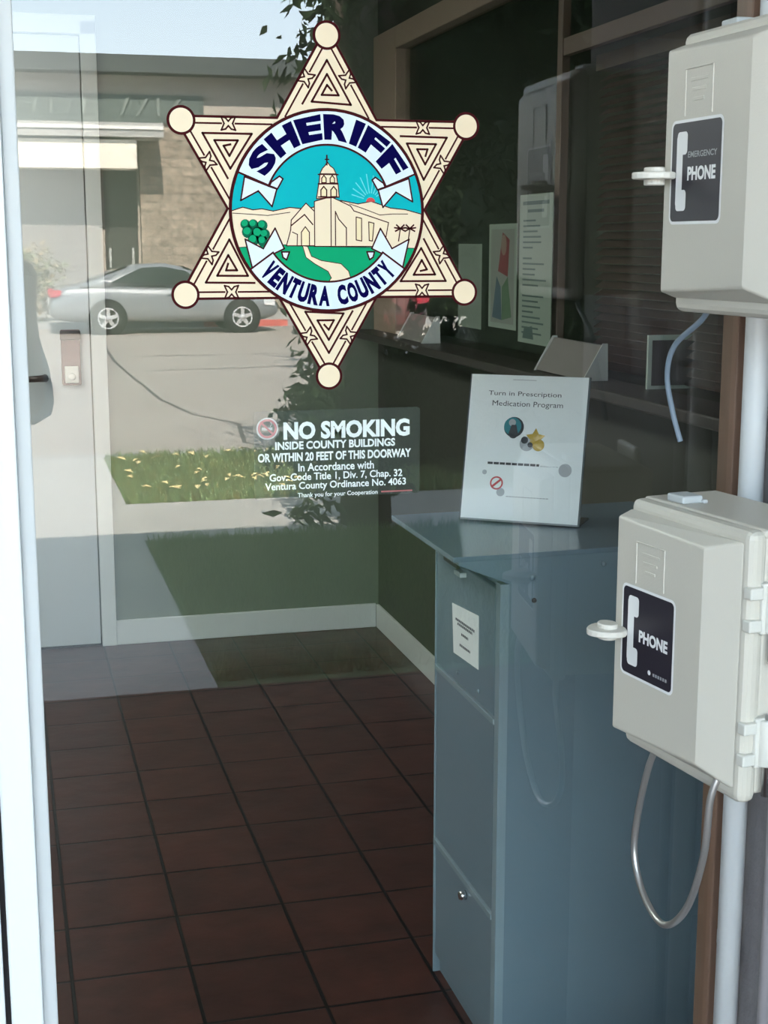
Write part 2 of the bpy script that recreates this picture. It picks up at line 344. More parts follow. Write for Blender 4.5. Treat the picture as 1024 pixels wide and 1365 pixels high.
for k in range(6):
    a=k*PI/3; c=rot((0,R-2),a); F.disc(c,19,1,2,32); F.disc(c,15.5,0,3,32)
    for sgn in (-1,1):
        p0=(sgn*5.5,211); p1=(sgn*57.5,121); mid=(p0[0]+(p1[0]-p0[0])*.44,p0[1]+(p1[1]-p0[1])*.44)
        g1=(p0[0]+(p1[0]-p0[0])*.35,p0[1]+(p1[1]-p0[1])*.35); g2=(p0[0]+(p1[0]-p0[0])*.53,p0[1]+(p1[1]-p0[1])*.53)
        F.stroke([rot(p0,a),rot(g1,a)],2.4,1,2.5); F.stroke([rot(g2,a),rot(p1,a)],2.4,1,2.5)
        X=[(-10,9),(-4,7.5),(0,3),(4,7.5),(10,9),(6,0),(10,-9),(4,-7.5),(0,-3),(-4,-7.5),(-10,-9),(-6,0)]
        al=math.atan2(p1[1]-p0[1],p1[0]-p0[0])
        F.stroke([rot((mid[0]+rot((x*.95,y*.95),al)[0],mid[1]+rot((x*.95,y*.95),al)[1]),a) for x,y in X],2.2,1,2.5,True)
    sp=[(x*1.06,y) for x,y in ((-32,138),(0,195),(31,138),(-20,141),(0,177),(15,150),(-7,150),(0,163),(6,156))]
    F.stroke([rot(p,a) for p in sp],2.8,1,2.5)
fix(F.build('star_points',[cream,maroon],star,normals=False))
# seal with the landscape
R1=124; seal_fn=lambda u,v,L: star_fn(u*1.047,v*1.047-3.0,L); F=Flat(seal_fn)
M_=[aqua,cream,green,dgreen,maroon,red,aqua2,mat('decal_tan',(.80,.66,.40),.4)]
F.disc((0,0),130,4,4,96); F.disc((0,0),R1+2.5,0,5,96)
def zp(x,y): return ((x-502)/3.413,((325-y)/3.413+3)/1.047)     # from the close view of the seal
def ZP(l): return [zp(x,y) for x,y in l]
def circ_clip(top):    # closes a polyline along the lower seal rim
    a0=math.atan2(top[-1][1],top[-1][0]); a1=math.atan2(top[0][1],top[0][0])
    while a0>0: a0-=2*PI
    while a1>a0: a1-=2*PI
    return top+[(126.4*math.cos(a0+(a1-a0)*k/40),126.4*math.sin(a0+(a1-a0)*k/40)) for k in range(0,41)]
hills=ZP([(72,335),(120,318),(165,330),(205,325),(255,335),(330,318),(400,325),(560,285),(640,300),(700,288),(790,318),(860,325),(932,345)])
rim=lambda p:(126.4*p[0]/math.hypot(*p),126.4*p[1]/math.hypot(*p))
hills[0]=rim(hills[0]); hills[-1]=rim(hills[-1])
F.poly(circ_clip(hills),1,6); F.stroke(hills,1.3,4,6.5)
F.stroke(ZP([(600,300),(660,320),(740,350),(800,345),(870,345)]),1.0,4,6.6); F.stroke(ZP([(75,345),(160,350),(230,355),(330,340)]),1.0,4,6.6)
for k in range(9):
    a=math.radians(35+k*16); F.stroke([(zp(697,285)[0]+10*math.cos(a),zp(697,285)[1]+10*math.sin(a)),(zp(697,285)[0]+(34-2*abs(k-4))*math.cos(a),zp(697,285)[1]+(34-2*abs(k-4))*math.sin(a))],1.3,6,5.5)
c=zp(697,290); F.poly([(c[0]+6*math.cos(PI*k/16),c[1]+5.5*math.sin(PI*k/16)) for k in range(17)],5,7)
gr=[(-110,zp(0,495)[1]),(96,zp(0,500)[1])]; gr=[rim((-114,gr[0][1])),(-60,zp(0,488)[1]),(10,zp(0,497)[1]),rim((114,zp(0,500)[1]))]
F.poly(circ_clip(gr),2,7); F.stroke(gr,1.4,3,7.5)
pth=ZP([(385,492),(408,495),(425,540),(470,560),(560,575),(595,610),(605,645),(560,665),(500,660),(515,640),(500,610),(440,575),(400,545)])
F.poly(pth,1,8); F.stroke(pth,1.0,4,8.2,True)
def bld(l,mi=1,L=8.4,wd=1.3): F.poly(ZP(l),mi,L); F.stroke(ZP(l),wd,4,L+.2,True)
bld([(515,268),(605,310),(620,332),(780,385),(760,495),(515,495)])
bld([(440,290),(515,268),(515,495),(440,495)],L=8.8)
bld([(312,492),(332,420),(335,375),(402,298),(440,335),(440,492)],L=8.6)
F.stroke(ZP([(335,400),(395,350),(432,395)]),1.6,4,9.2); bld([(380,492),(380,430),(398,405),(416,430),(416,492)],7,9.1); F.stroke(ZP([(360,490),(362,440),(340,430)]),1.2,4,9.2)
bld([(450,278),(460,212),(548,208),(553,270)],1,9.0); bld([(462,210),(466,165),(540,165),(546,206)],1,9.0); bld([(466,165),(478,140),(490,128),(500,112),(512,128),(528,140),(540,165)],1,9.1)
F.stroke(ZP([(498,125),(498,82)]),1.8,4,9.4); F.stroke(ZP([(490,100),(507,100)]),1.4,4,9.4)
for x in (470,515): bld([(x,268),(x,238),(x+13,222),(x+26,238),(x+26,268)],7,9.4,1.6)
for x in (474,512): bld([(x,205),(x,185),(x+10,172),(x+20,185),(x+20,205)],7,9.4,1.4)
for z in (168,210,270): F.stroke(ZP([(458,z),(548,z)]),1.6,4,9.5)
bld([(630,360),(655,366),(655,470),(630,465)],7,9.3); bld([(688,382),(712,388),(705,470),(690,468)],7,9.3)
F.stroke(ZP([(535,490),(535,335),(550,370),(585,410),(585,490)]),1.4,4,9.3)
for x,y,r in ((130,395,22),(165,395,22),(205,400,24),(140,430,26),(185,435,28),(215,440,24),(165,465,26),(205,470,24)):
    p=zp(x,y); F.disc(p,r/3.413,3,8.6,14); F.disc((p[0]-1,p[1]+1.6),r/3.413*.62,2,8.7,12)
for x in (835,880):
    p=zp(x,412); F.stroke([p,zp(x-8,470)],1.5,4,8.6)
    for a in (10,50,130,170,215,325): F.stroke([p,(p[0]+8*math.cos(math.radians(a)),p[1]+6*math.sin(math.radians(a)))],2.0,4,8.7)
fix(F.build('landscape_seal',M_,star,normals=False))
# ribbons
F=Flat(seal_fn)
def both(l,mi,L,mirror=False):
    q=ZP(l); 
    if mirror: q=[(-x,y) for x,y in q][::-1]
    F.poly(q,mi,L)
    F.stroke(q,2.0,1,L+.2,True)
for mr in (False,True):
    both([(130,182),(112,288),(190,245),(250,315),(272,236),(240,225)],0,9.6,mr)
    both([(240,222),(248,205),(285,178),(300,190),(275,235),(258,228)],0,9.9,mr)
    both([(128,462),(208,505),(262,412),(302,505),(240,535),(160,603)],0,9.6,mr)
    both([(290,520),(325,520),(312,556),(296,545)],0,9.9,mr)
F.ring((0,0),85,127,0,10.2,22.5,157.5); F.ring((0,0),83,85.5,1,10.4,22,158); F.ring((0,0),126,130,1,10.4,0,360)
F.ring((0,0),91,127,0,10.2,-144.5,-35.5); F.ring((0,0),89,91.5,1,10.4,-145,-35)
for a in (22.5,157.5): t=math.radians(a); F.stroke([(84*math.cos(t),84*math.sin(t)),(128*math.cos(t),128*math.sin(t))],2.4,1,10.5)
for a in (-144.5,-35.5): t=math.radians(a); F.stroke([(90*math.cos(t),90*math.sin(t)),(128*math.cos(t),128*math.sin(t))],2.4,1,10.5)
fix(F.build('ribbon_banner',[ribbon,maroon],star,normals=False))
F=Flat(seal_fn)
def arc_text(st,widths,a_start,a_end,r_lo,r_hi,up,L,bold):
    tot=sum(widths); a=a_start
    for ch,wd in zip(st,widths):
        da=(a_end-a_start)*wd/tot
        if ch!=' ':
            def wp(u,v,a=a,da=da):
                t=math.radians(a+da*u); r=(r_lo+(r_hi-r_lo)*v) if up else (r_hi+(r_lo-r_hi)*v)
                return (r*math.cos(t), r*math.sin(t))
            F.text(ch,*((.1,.9) if ch=='I' else (.035,.965)),0,1,0,L,bold,wp)
        a+=da
arc_text('SHERIFF',[1.02,1.15,1.0,1.1,.44,1.0,1.0],153,27,90.5,122.5,True,10.8,.06)
fix(F.build('title_lettering',[navy],star,normals=False)); F=Flat(seal_fn)
arc_text('VENTURA COUNTY',[1,.85,1.05,.9,1,1,1,.7,1,1,1,1.05,.9,.95],-140,-40,95.5,122,False,10.8,.06)
fix(F.build('county_lettering',[navy],star,normals=False))

# ------------------------------------------------------------------ NO SMOKING STICKER (inside face of the glass)
nsx,nsz=.405,1.34
def ns_fn(u,v,L): return (u,.0075-.00012*L,v)
ns=empty('no_smoking_sticker',(nsx,.0075,nsz)); tag(ns,'clear film no smoking sticker with white lettering low on the door glass','sticker')
def fixn(o): o.matrix_parent_inverse=Matrix.Translation((-nsx,-.0075,-nsz)); return o
F=Flat(ns_fn); F.rrect(.298,.513,1.285,1.396,.004,0,0); fixn(F.build('clear_film',[film_mat('smoke_film',(.10,.115,.10),.45)],ns,normals=False))
nsw=mat('sticker_white',(.92,.94,.95),.5); nsr=mat('sticker_red',(.45,.12,.13),.5)
def nx(x): return .299+(x-340)*(.511-.299)/220.0
def nz(y,x): return 1.391-(y-(555-(x-340)*.047))*(1.391-1.288)/110.0
F=Flat(ns_fn)
def line(st,xa,xb,yt,yb,bold): 
    xm=(xa+xb)/2; F.text(st,nx(xa),nx(xb),nz(yb,xm),nz(yt,xm),0,2,bold)
line('NO SMOKING',378,548,559,583,.045)
line('INSIDE COUNTY BUILDINGS',367,528,586,597,.035)
line('OR WITHIN 20 FEET OF THIS DOORWAY',344,550,601,613,.035)
line('In Accordance with',397,499,616,627,.02)
line('Gov. Code Title 1, Div. 7, Chap. 32',359,538,629,642,.02)
line('Ventura County Ordinance No. 4063',353,543,641,654,.02)
line('Thank you for your Cooperation',396,504,656,664,.015)
fixn(F.build('sticker_lettering',[nsw],ns,normals=False))
F=Flat(ns_fn); F.rect(nx(509),nx(552),nz(656.5,530),nz(654.5,530),0,2); fixn(F.build('red_rule',[nsr],ns,normals=False))
F=Flat(ns_fn); c=(nx(357),nz(572,357)); r=.0128
F.ring(c,r*.93,r*1.08,1,1.5); F.ring(c,r*.72,r*.93,0,2)
F.stroke([(c[0]-r*.62,c[1]+r*.62),(c[0]+r*.62,c[1]-r*.62)],.0024,0,2.2); F.rect(c[0]-r*.55,c[0]+r*.5,c[1]-r*.16,c[1]+r*.12,1,1.8)
F.stroke([(c[0]+r*.3,c[1]+r*.2),(c[0]+r*.45,c[1]+r*.45),(c[0]+r*.35,c[1]+r*.6)],.001,1,1.8)
fixn(F.build('no_smoking_symbol',[nsr,mat('sticker_dull_white',(.5,.48,.48),.5)],ns,normals=False))

# ------------------------------------------------------------------ PHONE BOXES
def phone_box(name, far, du, z0, label, emergency):
    D=Vector((du[0],du[1],0)).normalized(); W=Vector((D.y,-D.x,0))
    if W.x>0: W=-W
    P=Vector((far[0],far[1],z0)); Wd,H=.245,.325
    root=empty(name,(P.x,P.y,P.z)); tag(root,label,'phone box','call boxes beside the entrance')
    inv=Matrix.Translation(-P)
    def at(u,z,wv): q=P+D*u+W*wv; return (q.x,q.y,z0+z)
    def fin(mb,nm,m,par=root,bev=0):
        o=mb.build(nm,m,None,bevel=bev,segs=3,normals=True); o.parent=par
        o.matrix_parent_inverse=inv if par is root else Matrix.Identity(4); return o
    def bx(mb,u0,u1,za,zb,w0,w1,mi=0): mb.hexa([at(u0,za,w0),at(u1,za,w0),at(u1,za,w1),at(u0,za,w1)],[at(u0,zb,w0),at(u1,zb,w0),at(u1,zb,w1),at(u0,zb,w1)],mi)
    # cabinet body behind the door
    b=MB(); bx(b,.006,.240,.008,.318,-.168,-.040); bx(b,.10,.20,-.012,.338,-.176,-.165); fin(b,'enclosure_body',beige_abs,bev=.008)
    b=MB(); bx(b,.0,.245,.316,.326,-.15,-.038); fin(b,'hood',beige_abs,bev=.004)
    # door with raised panel
    b=MB(); bx(b,0,.245,0,.325,-.044,-.018); door=fin(b,'enclosure_door',beige_abs,bev=.010)
    b=MB()
    o=[(.004,.016),(.234,.016),(.234,.312),(.004,.312)]; i_=[(.006,.024),(.188,.034),(.188,.298),(.006,.304)]
    lo=[at(u,z,-.0185) for u,z in o]; hi=[at(u,z,.004) for u,z in i_]
    b.hexa(lo,hi); fin(b,'raised_panel',beige_abs,bev=.003)
    # embossed rectangle
    b=MB()
    for u0,u1,za,zb in ((.050,.052,.226,.280),(.050,.112,.278,.280),(.110,.112,.226,.280)): bx(b,u0,u1,za,zb,.002,.0052)
    for k in range(3): bx(b,.062+.004*k,.100-.004*k,.264-.011*k,.268-.011*k,.002,.0047)
    fin(b,'embossed_panel',beige_abs,bev=.0006)
    # phone sign
    u0,u1,za,zb=.026,.135,.107,.219
    F=Flat(lambda u,v,L: at(u,v,.0043+.00022*L))
    F.rrect(u0-.0035,u1+.0035,za-.0035,zb+.0035,.009,0,1); F.rrect(u0,u1,za,zb,.0065,1,2)
    # handset
    hx=u0+.021
    F.rrect(hx-.010,hx+.004,za+.016,zb-.013,.005,0,3)
    F.rrect(hx-.009,hx+.014,zb-.036,zb-.010,.005,0,3.2); F.rrect(hx-.009,hx+.014,za+.012,za+.036,.005,0,3.2)
    F.text('PHONE',u0+.037,u1-.010,za+.046,za+.062,0,3,.045)
    if emergency: F.text('EMERGENCY',u0+.037,u1-.008,zb-.040,zb-.033,2,3,.02)
    else:
        F.disc((u0+.062,za+.013),.0032,0,3,16)
        for k in range(6): F.rect(u0+.070+k*.0052,u0+.0735+k*.0052,za+.0105,za+.0145,2,3)
    sg=F.build('phone_sign',[sign_white,sign_black,mat('sign_grey',(.35,.36,.38),.5)],None,normals=False); sg.parent=root; sg.matrix_parent_inverse=inv
    # pull latch: a flat oval wing standing out from the door
    b=MB(); n=20; ring=[(.022+.027*math.cos(2*PI*k/n)*(1-.25*math.sin(2*PI*k/n)), .024+.025*math.sin(2*PI*k/n)) for k in range(n)]
    zc=.160
    b.prism(ring,lambda a,h,t: at(a,zc+t,h+.004),-.004,.004); 
    b.prism([(.020+.015*math.cos(2*PI*k/n),.018+.012*math.sin(2*PI*k/n)) for k in range(n)],lambda a,h,t: at(a,zc+t,h+.006),.002,.010)
    b.prism([(.020+.014*math.cos(2*PI*k/n),.018+.012*math.sin(2*PI*k/n)) for k in range(n)],lambda a,h,t: at(a,zc+t,h+.006),-.011,-.002)
    fin(b,'pull_latch',mat('pale_latch',(.66,.63,.57),.4),bev=.002)
    # hinges on the near edge
    for zc in (.235,.075):
        b=MB(); bx(b,.238,.252,zc-.026,zc-.012,-.034,-.016); bx(b,.238,.252,zc+.012,zc+.026,-.034,-.016); bx(b,.236,.250,zc-.03,zc+.03,-.062,-.034)
        b.cyl(at(.249,zc-.028,-.05),at(.249,zc+.028,-.05),.011,14); h=fin(b,'hinge',beige_emb,bev=.002)
        b=MB(); b.cyl(at(.251,zc-.065,-.05),at(.251,zc+.034,-.05),.0045,10); q=b.build('hinge_pin',steel,None); q.parent=h; q.matrix_parent_inverse=Matrix.Identity(4)
    b=MB(); bx(b,.04,.075,.326,.336,-.075,-.045); bx(b,.07,.08,.326,.331,-.080,-.072); fin(b,'top_catch',mat('pale_catch',(.5,.53,.54),.5),bev=.003)
    sc_=.973; root.location=Vector((0,CAM_Y,CAM_Z))+(P-Vector((0,CAM_Y,CAM_Z)))*sc_; root.scale=(sc_,)*3
    return root,fin
LOWFAR=(.750,-.084); UPFAR=(.780,-.120)
lowp,fl=phone_box('phone_call_box',LOWFAR,(.036,-.242),.957,'lower beige phone call box with a looped cable hanging below it',False)
upp,fu=phone_box('phone_call_box',UPFAR,(.013,-.245),1.519,'upper beige phone call box cut off by the top right corner',True)
armour=mat('armoured_cable',(.50,.49,.48),.35,.8); bluecab=mat('blue_grey_cable',(.17,.22,.28),.45)
def smooth_path(pts,n=8):
    P=[Vector(p) for p in pts]; out=[]
    for i in range(len(P)-1):
        p0=P[max(i-1,0)];p1=P[i];p2=P[i+1];p3=P[min(i+2,len(P)-1)]
        for k in range(n):
            t=k/n; out.append(.5*((2*p1)+(-p0+p2)*t+(2*p0-5*p1+4*p2-p3)*t*t+(-p0+3*p1-3*p2+p3)*t**3))
    out.append(P[-1]); return out
b=MB(); b.tube(smooth_path([(.80,-.128,.975),(.79,-.115,.93),(.79,-.087,.85),(.79,-.082,.793),(.79,-.115,.75),(.79,-.175,.738),(.79,-.235,.79),(.79,-.272,.875),(.79,-.282,.95),(.80,-.285,.985)]),.0046,10); fl(b,'metal_cable',armour)
b=MB(); b.tube(smooth_path([(.83,-.16,1.54),(.825,-.148,1.512),(.82,-.085,1.475),(.82,-.066,1.436),(.83,-.064,1.39),(.84,-.070,1.35)]),.0036,8); fu(b,'loose_cable',bluecab)
# conduit and pipe on the pier
cp=empty('conduit_pipe',(.943,-.072,0)); tag(cp,'pale vertical conduit pipe running between the phone boxes along the pier','pipe')
b=MB(); b.cyl((0,0,.0),(0,0,2.98),.0165,20); b.build('pipe',galv,cp)
b=MB(); b.box(-.004,.0215,.014,.030,.625,.65); b.build('pipe_clamp',steel,cp,bevel=.003)
b=MB(); b.cyl((.953,-.155,0),(.953,-.155,2.98),.0085,14); tag(b.build('thin_pipe',mat('thin_pipe_paint',(.36,.34,.36),.5)),'thin grey pipe on the pier just right of the thick conduit','pipe')

# ------------------------------------------------------------------ DROP BOX CABINET
cab=empty('drop_box_cabinet',(.872,.885,0)); tag(cab,'tall blue grey metal drop box cabinet standing on the tiled floor','cabinet')
def cbuild(mb,nm,m,bev=0,par=cab):
    o=mb.build(nm,m,None,bevel=bev); o.parent=par
    o.matrix_parent_inverse=Matrix.Translation((-.872,-.885,0)) if par is cab else Matrix.Identity(4); return o
b=MB(); b.prism([(.884,0),(1.318,0),(1.318,1.036),(.786,1.032),(.786,1.024),(.884,.984)],lambda a,c,h:(a,h,c),.68,1.09); cbuild(b,'cabinet_body',cab_m,.002)
b=MB(); b.hexa([(.774,.672,1.032),(1.32,.672,1.036),(1.32,1.098,1.036),(.774,1.098,1.032)],[(.774,.672,1.042),(1.32,.672,1.046),(1.32,1.098,1.046),(.774,1.098,1.042)]); cbuild(b,'top_sheet',mat('top_sheet_metal',(.15,.215,.265),.22),.001)
def fr(y0,y1,z0,z1,x0=.866,x1=.885): bb=MB(); bb.box(x0,x1,y0,y1,z0,z1); return bb
ud=cbuild(fr(.712,1.083,.718,.968,.870),'upper_door',cab_m,.003)
b=fr(.93,1.02,.958,.968,.864,.874); cbuild(b,'door_slot',black_m,.001)
b=fr(.885,.925,.950,.960,.856,.874); cbuild(b,'door_tab',mat('pale_tab',(.42,.48,.5),.4),.002)
b=MB(); b.box(.868,.886,.68,.705,0,.984); b.box(.868,.886,1.086,1.09,0,.984); cbuild(b,'face_frame',cab_edge,.001)
cbuild(fr(.710,1.083,.322,.706,.870),'middle_panel',cab_m,.003); cbuild(fr(.710,1.083,.045,.310,.871),'lower_door',cab_m,.003)
for zz in (.308,.705):
    b=MB(); b.box(.866,.884,.706,1.084,zz,zz+.012); cbuild(b,'seam_strip',cab_edge,.001)
b=MB(); b.lathe([(.0001,-.010),(.008,-.010),(.010,-.004),(.010,.004)],(.866,.869,.284),'x',16); cbuild(b,'lock_knob',mat('chrome',(.8,.8,.82),.15,1.0))
for y,z in ((.93,.742),(.80,.742)):
    b=MB(); b.lathe([(.0001,-.003),(.004,-.003),(.005,0)],(.869,y,z),'x',10); cbuild(b,'screw',cab_edge)
for x,z,m in ((.934,.950,black_m),(.930,.994,cab_edge),(1.072,1.012,cab_edge)):
    b=MB(); b.lathe([(.0001,-.002),(.0045,-.002),(.005,.001)],(x,.6795,z),'y',12); cbuild(b,'screw',m)
b=MB(); b.box(.930,.9305,.6792,.682,.0,.0)
lab=MB(); q=[(.972,.878),(.804,.893),(.802,.785),(.960,.776)]
lab.hexa([(.8685,y,z) for y,z in q],[(.8692,y,z) for y,z in q],0)
cbuild(lab,'paper_label',[paper])
F=Flat(lambda u,v,L:(.8683-.0002*L, .966-(u)*.158, .785+v*.095+u*.006))
for u0,u1,v in ((.12,.88,.66),(.2,.8,.58),(.36,.64,.40),(.3,.72,.15)): 
    k=u0
    while k<u1: F.rect(k,min(k+.05,u1),v,v+.055,0,1); k+=.065
tx=cbuild(F,'label_print',mat('grey_ink',(.10,.10,.13),.6))

# sign holder on the cabinet
BL=Vector((.893,.999,1.0465)); BR=Vector((1.092,.856,1.0465)); ww=(BR-BL).length; U=(BR-BL).normalized(); Nf=Vector((U.y,-U.x,0)); 
if Nf.y>0: Nf=-Nf
HH=.300; lean=math.radians(14); V=Vector((0,0,1))*math.cos(lean)-Nf*math.sin(lean); NN=U.cross(V); 
if NN.y>0: NN=-NN
sh=empty('sign_holder',tuple(BL)); tag(sh,'slanted clear sign holder with a white notice on top of the cabinet','sign')
shi=Matrix.Translation(-BL)
def sfn(u,v,L): p=BL+U*u*ww+V*v*HH+NN*(.0006*L+.002); return tuple(p)
b=MB(); b.hexa([tuple(BL+U*(-.003)+V*.0+NN*d) for d in (0,)]+[tuple(BL+U*(ww+.003))]+[tuple(BL+U*(ww+.003)-NN*.004)]+[tuple(BL-U*.003-NN*.004)],
   [tuple(BL-U*.003+V*HH),tuple(BL+U*(ww+.003)+V*HH),tuple(BL+U*(ww+.003)+V*HH-NN*.004),tuple(BL-U*.003+V*HH-NN*.004)])
acr=mat('grey_acrylic',(.10,.12,.13),.12)
foot=[BL,BR]; 
b.hexa([tuple(BL-U*.003),tuple(BR+U*.003),tuple(BR+U*.003-Nf*.085),tuple(BL-U*.003-Nf*.085)],[tuple(BL-U*.003+Vector((0,0,.004))),tuple(BR+U*.003+Vector((0,0,.004))),tuple(BR+U*.003-Nf*.085+Vector((0,0,.004))),tuple(BL-U*.003-Nf*.085+Vector((0,0,.004)))])
o=b.build('acrylic_stand',acr,None); o.parent=sh; o.matrix_parent_inverse=shi
F=Flat(sfn); F.rect(.002,.998,.012,.998,0,0); F.rect(0,1,0,.012,1,0)
o=F.build('notice_paper',[mat('notice_white',(.92,.95,.96),.3,coat=1.0),mat('grey_rim',(.25,.28,.3),.4)],None,normals=False); o.parent=sh; o.matrix_parent_inverse=shi
ink=mat('notice_ink',(.05,.05,.06),.6); gold=mat('notice_gold',(.55,.36,.05),.5); teal=mat('notice_teal',(.03,.22,.26),.5); ngrey=mat('notice_grey',(.42,.43,.46),.5); nred=mat('notice_red',(.6,.06,.08),.5)
F=Flat(sfn)
F.text('Turn in Prescription',.16,.78,.848,.888,0,1); F.text('Medication Program',.20,.80,.775,.822,0,1)

o=F.build('notice_heading',[ink,gold,teal,ngrey,nred,paper],None,normals=False); o.parent=sh; o.matrix_parent_inverse=shi; F=Flat(sfn)
asp=ww/HH
def el(c,r,mi,L,n=24): F.poly([(c[0]+r*math.cos(2*PI*k/n),c[1]+r*asp*math.sin(2*PI*k/n)) for k in range(n)],mi,L)
el((.40,.645),.085,0,1); el((.39,.65),.074,2,1.4); F.poly([(.36,.60),(.44,.60),(.42,.66),(.38,.66)],0,1.8); el((.385,.675),.03,3,1.7); el((.40,.60),.04,0,1.7)

o=F.build('round_emblem',[ink,gold,teal,ngrey,nred,paper],None,normals=False); o.parent=sh; o.matrix_parent_inverse=shi; F=Flat(sfn)
pts=[]
for k in range(10):
    a=PI/2+k*PI/5; r=.085 if k%2==0 else .045; pts.append((.59+r*math.cos(a),.575+r*asp*math.sin(a)))
F.poly(pts,1,1.4); el((.52,.535),.06,3,1.2); el((.62,.53),.05,1,1.3); el((.5,.56),.03,0,1.5); el((.55,.53),.022,0,1.6)

o=F.build('gold_emblem',[ink,gold,teal,ngrey,nred,paper],None,normals=False); o.parent=sh; o.matrix_parent_inverse=shi; F=Flat(sfn)
k=.20
while k<.64: F.rect(k,min(k+.045,.64),.386,.402,0,1); k+=.052
k=.65
while k<.80: F.rect(k,k+.02,.386,.391,3,1); k+=.026
el((.29,.26),.056,4,1); el((.29,.26),.043,5,1.3); F.stroke([(.255,.235),(.325,.285)],.016,4,1.6); el((.33,.20),.035,3,.8); el((.18,.33),.02,3,.9); el((.86,.37),.055,3,1)
k=.38
while k<.72: F.rect(k,k+.02,.170,.176,3,1); k+=.026
F.rect(.36,.56,.965,.969,3,1)
o=F.build('notice_lines',[ink,gold,teal,ngrey,nred,paper],None,normals=False); o.parent=sh; o.matrix_parent_inverse=shi

# ------------------------------------------------------------------ posters, holders, frame at the reception window
def poster(nm,y0,y1,z0,z1,label,cat,draw):
    k=1.452/1.49; y0=(y0+1.73)*k-1.73; y1=(y1+1.73)*k-1.73; z0=1.6+(z0-1.6)*k; z1=1.6+(z1-1.6)*k
    r=empty(nm,(1.452,(y0+y1)/2,z0)); tag(r,label,cat); inv=Matrix.Translation((-1.452,-(y0+y1)/2,-z0))
    b=MB(); b.box(1.452,1.4532,y0,y1,z0,z1); o=b.build('sheet',draw[0],r); o.matrix_parent_inverse=inv
    if len(draw)>1:
        F=Flat(lambda u,v,L:(1.4518-.0003*L, y1-u*(y1-y0), z0+v*(z1-z0))); draw[2](F); o=F.build('print',draw[1],r,normals=False); o.matrix_parent_inverse=inv
pg_=mat('pale_green_paper',(.16,.20,.16),.6); pt=mat('mint_paper',(.22,.27,.22),.6)
poster('poster',2.63,2.87,1.33,1.60,'plain pale green sheet left of the red picture poster','poster',[pg_])
def d2_(F):
    F.rect(.08,.92,.05,.95,0,1); F.poly([(.35,.55),(.7,.5),(.75,.85),(.5,.92)],1,2); F.poly([(.15,.1),(.5,.08),(.45,.4),(.3,.5)],2,2); F.poly([(.5,.08),(.85,.12),(.7,.5),(.5,.4)],3,2); F.disc((.55,.8),.1,4,2.5,16)
poster('poster',2.31,2.56,1.345,1.66,'picture poster with red and blue shapes in the reception window','poster',[pt,[mat('poster_pale',(.18,.20,.17),.6),mat('poster_red',(.16,.03,.03),.6),mat('poster_blue',(.05,.09,.11),.6),mat('poster_green',(.07,.13,.07),.6),mat('poster_skin',(.2,.13,.10),.6)],d2_])
def d3_(F):
    random.seed(3)
    F.rect(.1,.9,.93,.955,0,1); F.rect(.25,.75,.88,.90,0,1)
    for k in range(22):
        v=.82-k*.036
        if k in (6,13): continue
        F.rect(.12,.4+.45*random.random(),v,v+.012,0,1)
    F.poly([(.15,.03),(.5,.03),(.45,.12),(.2,.10)],0,2)
poster('poster',2.03,2.29,1.315,1.74,'mint green text notice nearest the window mullion','poster',[pt,[mat('poster_ink',(.05,.09,.08),.6)],d3_])
def wedge(y0,y1,label,m2):
    r=empty('card_holder',(1.40,y0,1.2625)); tag(r,label,'card holder','wedge shaped holders on the reception counter')
    b=MB(); b.prism([(.005,.002),(.066,.002),(.064,.088),(.056,.088)],lambda a,c,h:(a,h,c),.004,y1-y0-.004); b.build('sloped_body',mat('grey_holder',(.22,.20,.19),.4),r,bevel=.001)
    b=MB(); b.prism([(0,0),(.069,0),(.066,.093),(.053,.093)],lambda a,c,h:(a,h,c),0,.004); b.build('end_panel',mat('pale_holder_end',(.62,.63,.60),.4),r)
    b=MB(); b.prism([(0,0),(.069,0),(.066,.093),(.053,.093)],lambda a,c,h:(a,h,c),y1-y0-.004,y1-y0); b.build('end_panel',mat('pale_holder_end',(.62,.63,.60),.4),r)
wedge(3.0,3.32,'wedge shaped card holder on the counter near the far window post',None)
wedge(1.58,1.92,'wedge shaped card holder on the counter behind the notice stand',None)
r=empty('desk_frame',(1.57,1.36,1.2625)); tag(r,'small pale metal frame standing on the counter below the upper phone box','frame')
b=MB(); b.box(-.1,.1,-.004,.004,.0,.008); b.box(-.1,.1,-.004,.004,.115,.127); b.box(-.1,-.09,-.004,.004,.008,.115); b.box(.09,.1,-.004,.004,.008,.115); b.build('frame_bars',mat('pale_green_metal',(.50,.56,.50),.4),r)
b=MB(); b.box(-.09,.09,-.001,.002,.008,.115); b.build('frame_panel',mat('dark_panel',(.05,.04,.04),.4),r)

# ------------------------------------------------------------------ OUTDOORS (seen mirrored in the glass)
conc_s=mat('porch_concrete',(.20,.205,.20),.8,noise=((.24,.24,.235),6)); conc=mat('path_concrete',(.40,.385,.36),.85,noise=((.46,.44,.41),1.5),bump=.2,bscale=40)
asph=mat('worn_asphalt',(.34,.30,.265),.9,noise=((.38,.34,.30),.9),bump=.3,bscale=50); soil=mat('lawn_soil',(.09,.15,.065),.95,noise=((.11,.175,.075),5))
b=MB(); b.box(-4.5,8.5,-3.28,0,-.12,0); structure(b.build('porch_slab',brick_mat('porch_tile',(.075,.048,.04),(.09,.055,.045),(.02,.017,.016),.26,.25,.006,loc=(-.086,0,0),rough=.85,spec=.08)))
GZ=-.12
b=MB(); b.box(-9,.765,-10.05,-3.28,-.3,GZ); b.box(.765,24,-7.82,-6.6,-.3,GZ); structure(b.build('concrete_path',conc))
b=MB(); b.box(.765,24,-6.6,-3.28,-.3,GZ-.01); structure(b.build('lawn_ground',soil))
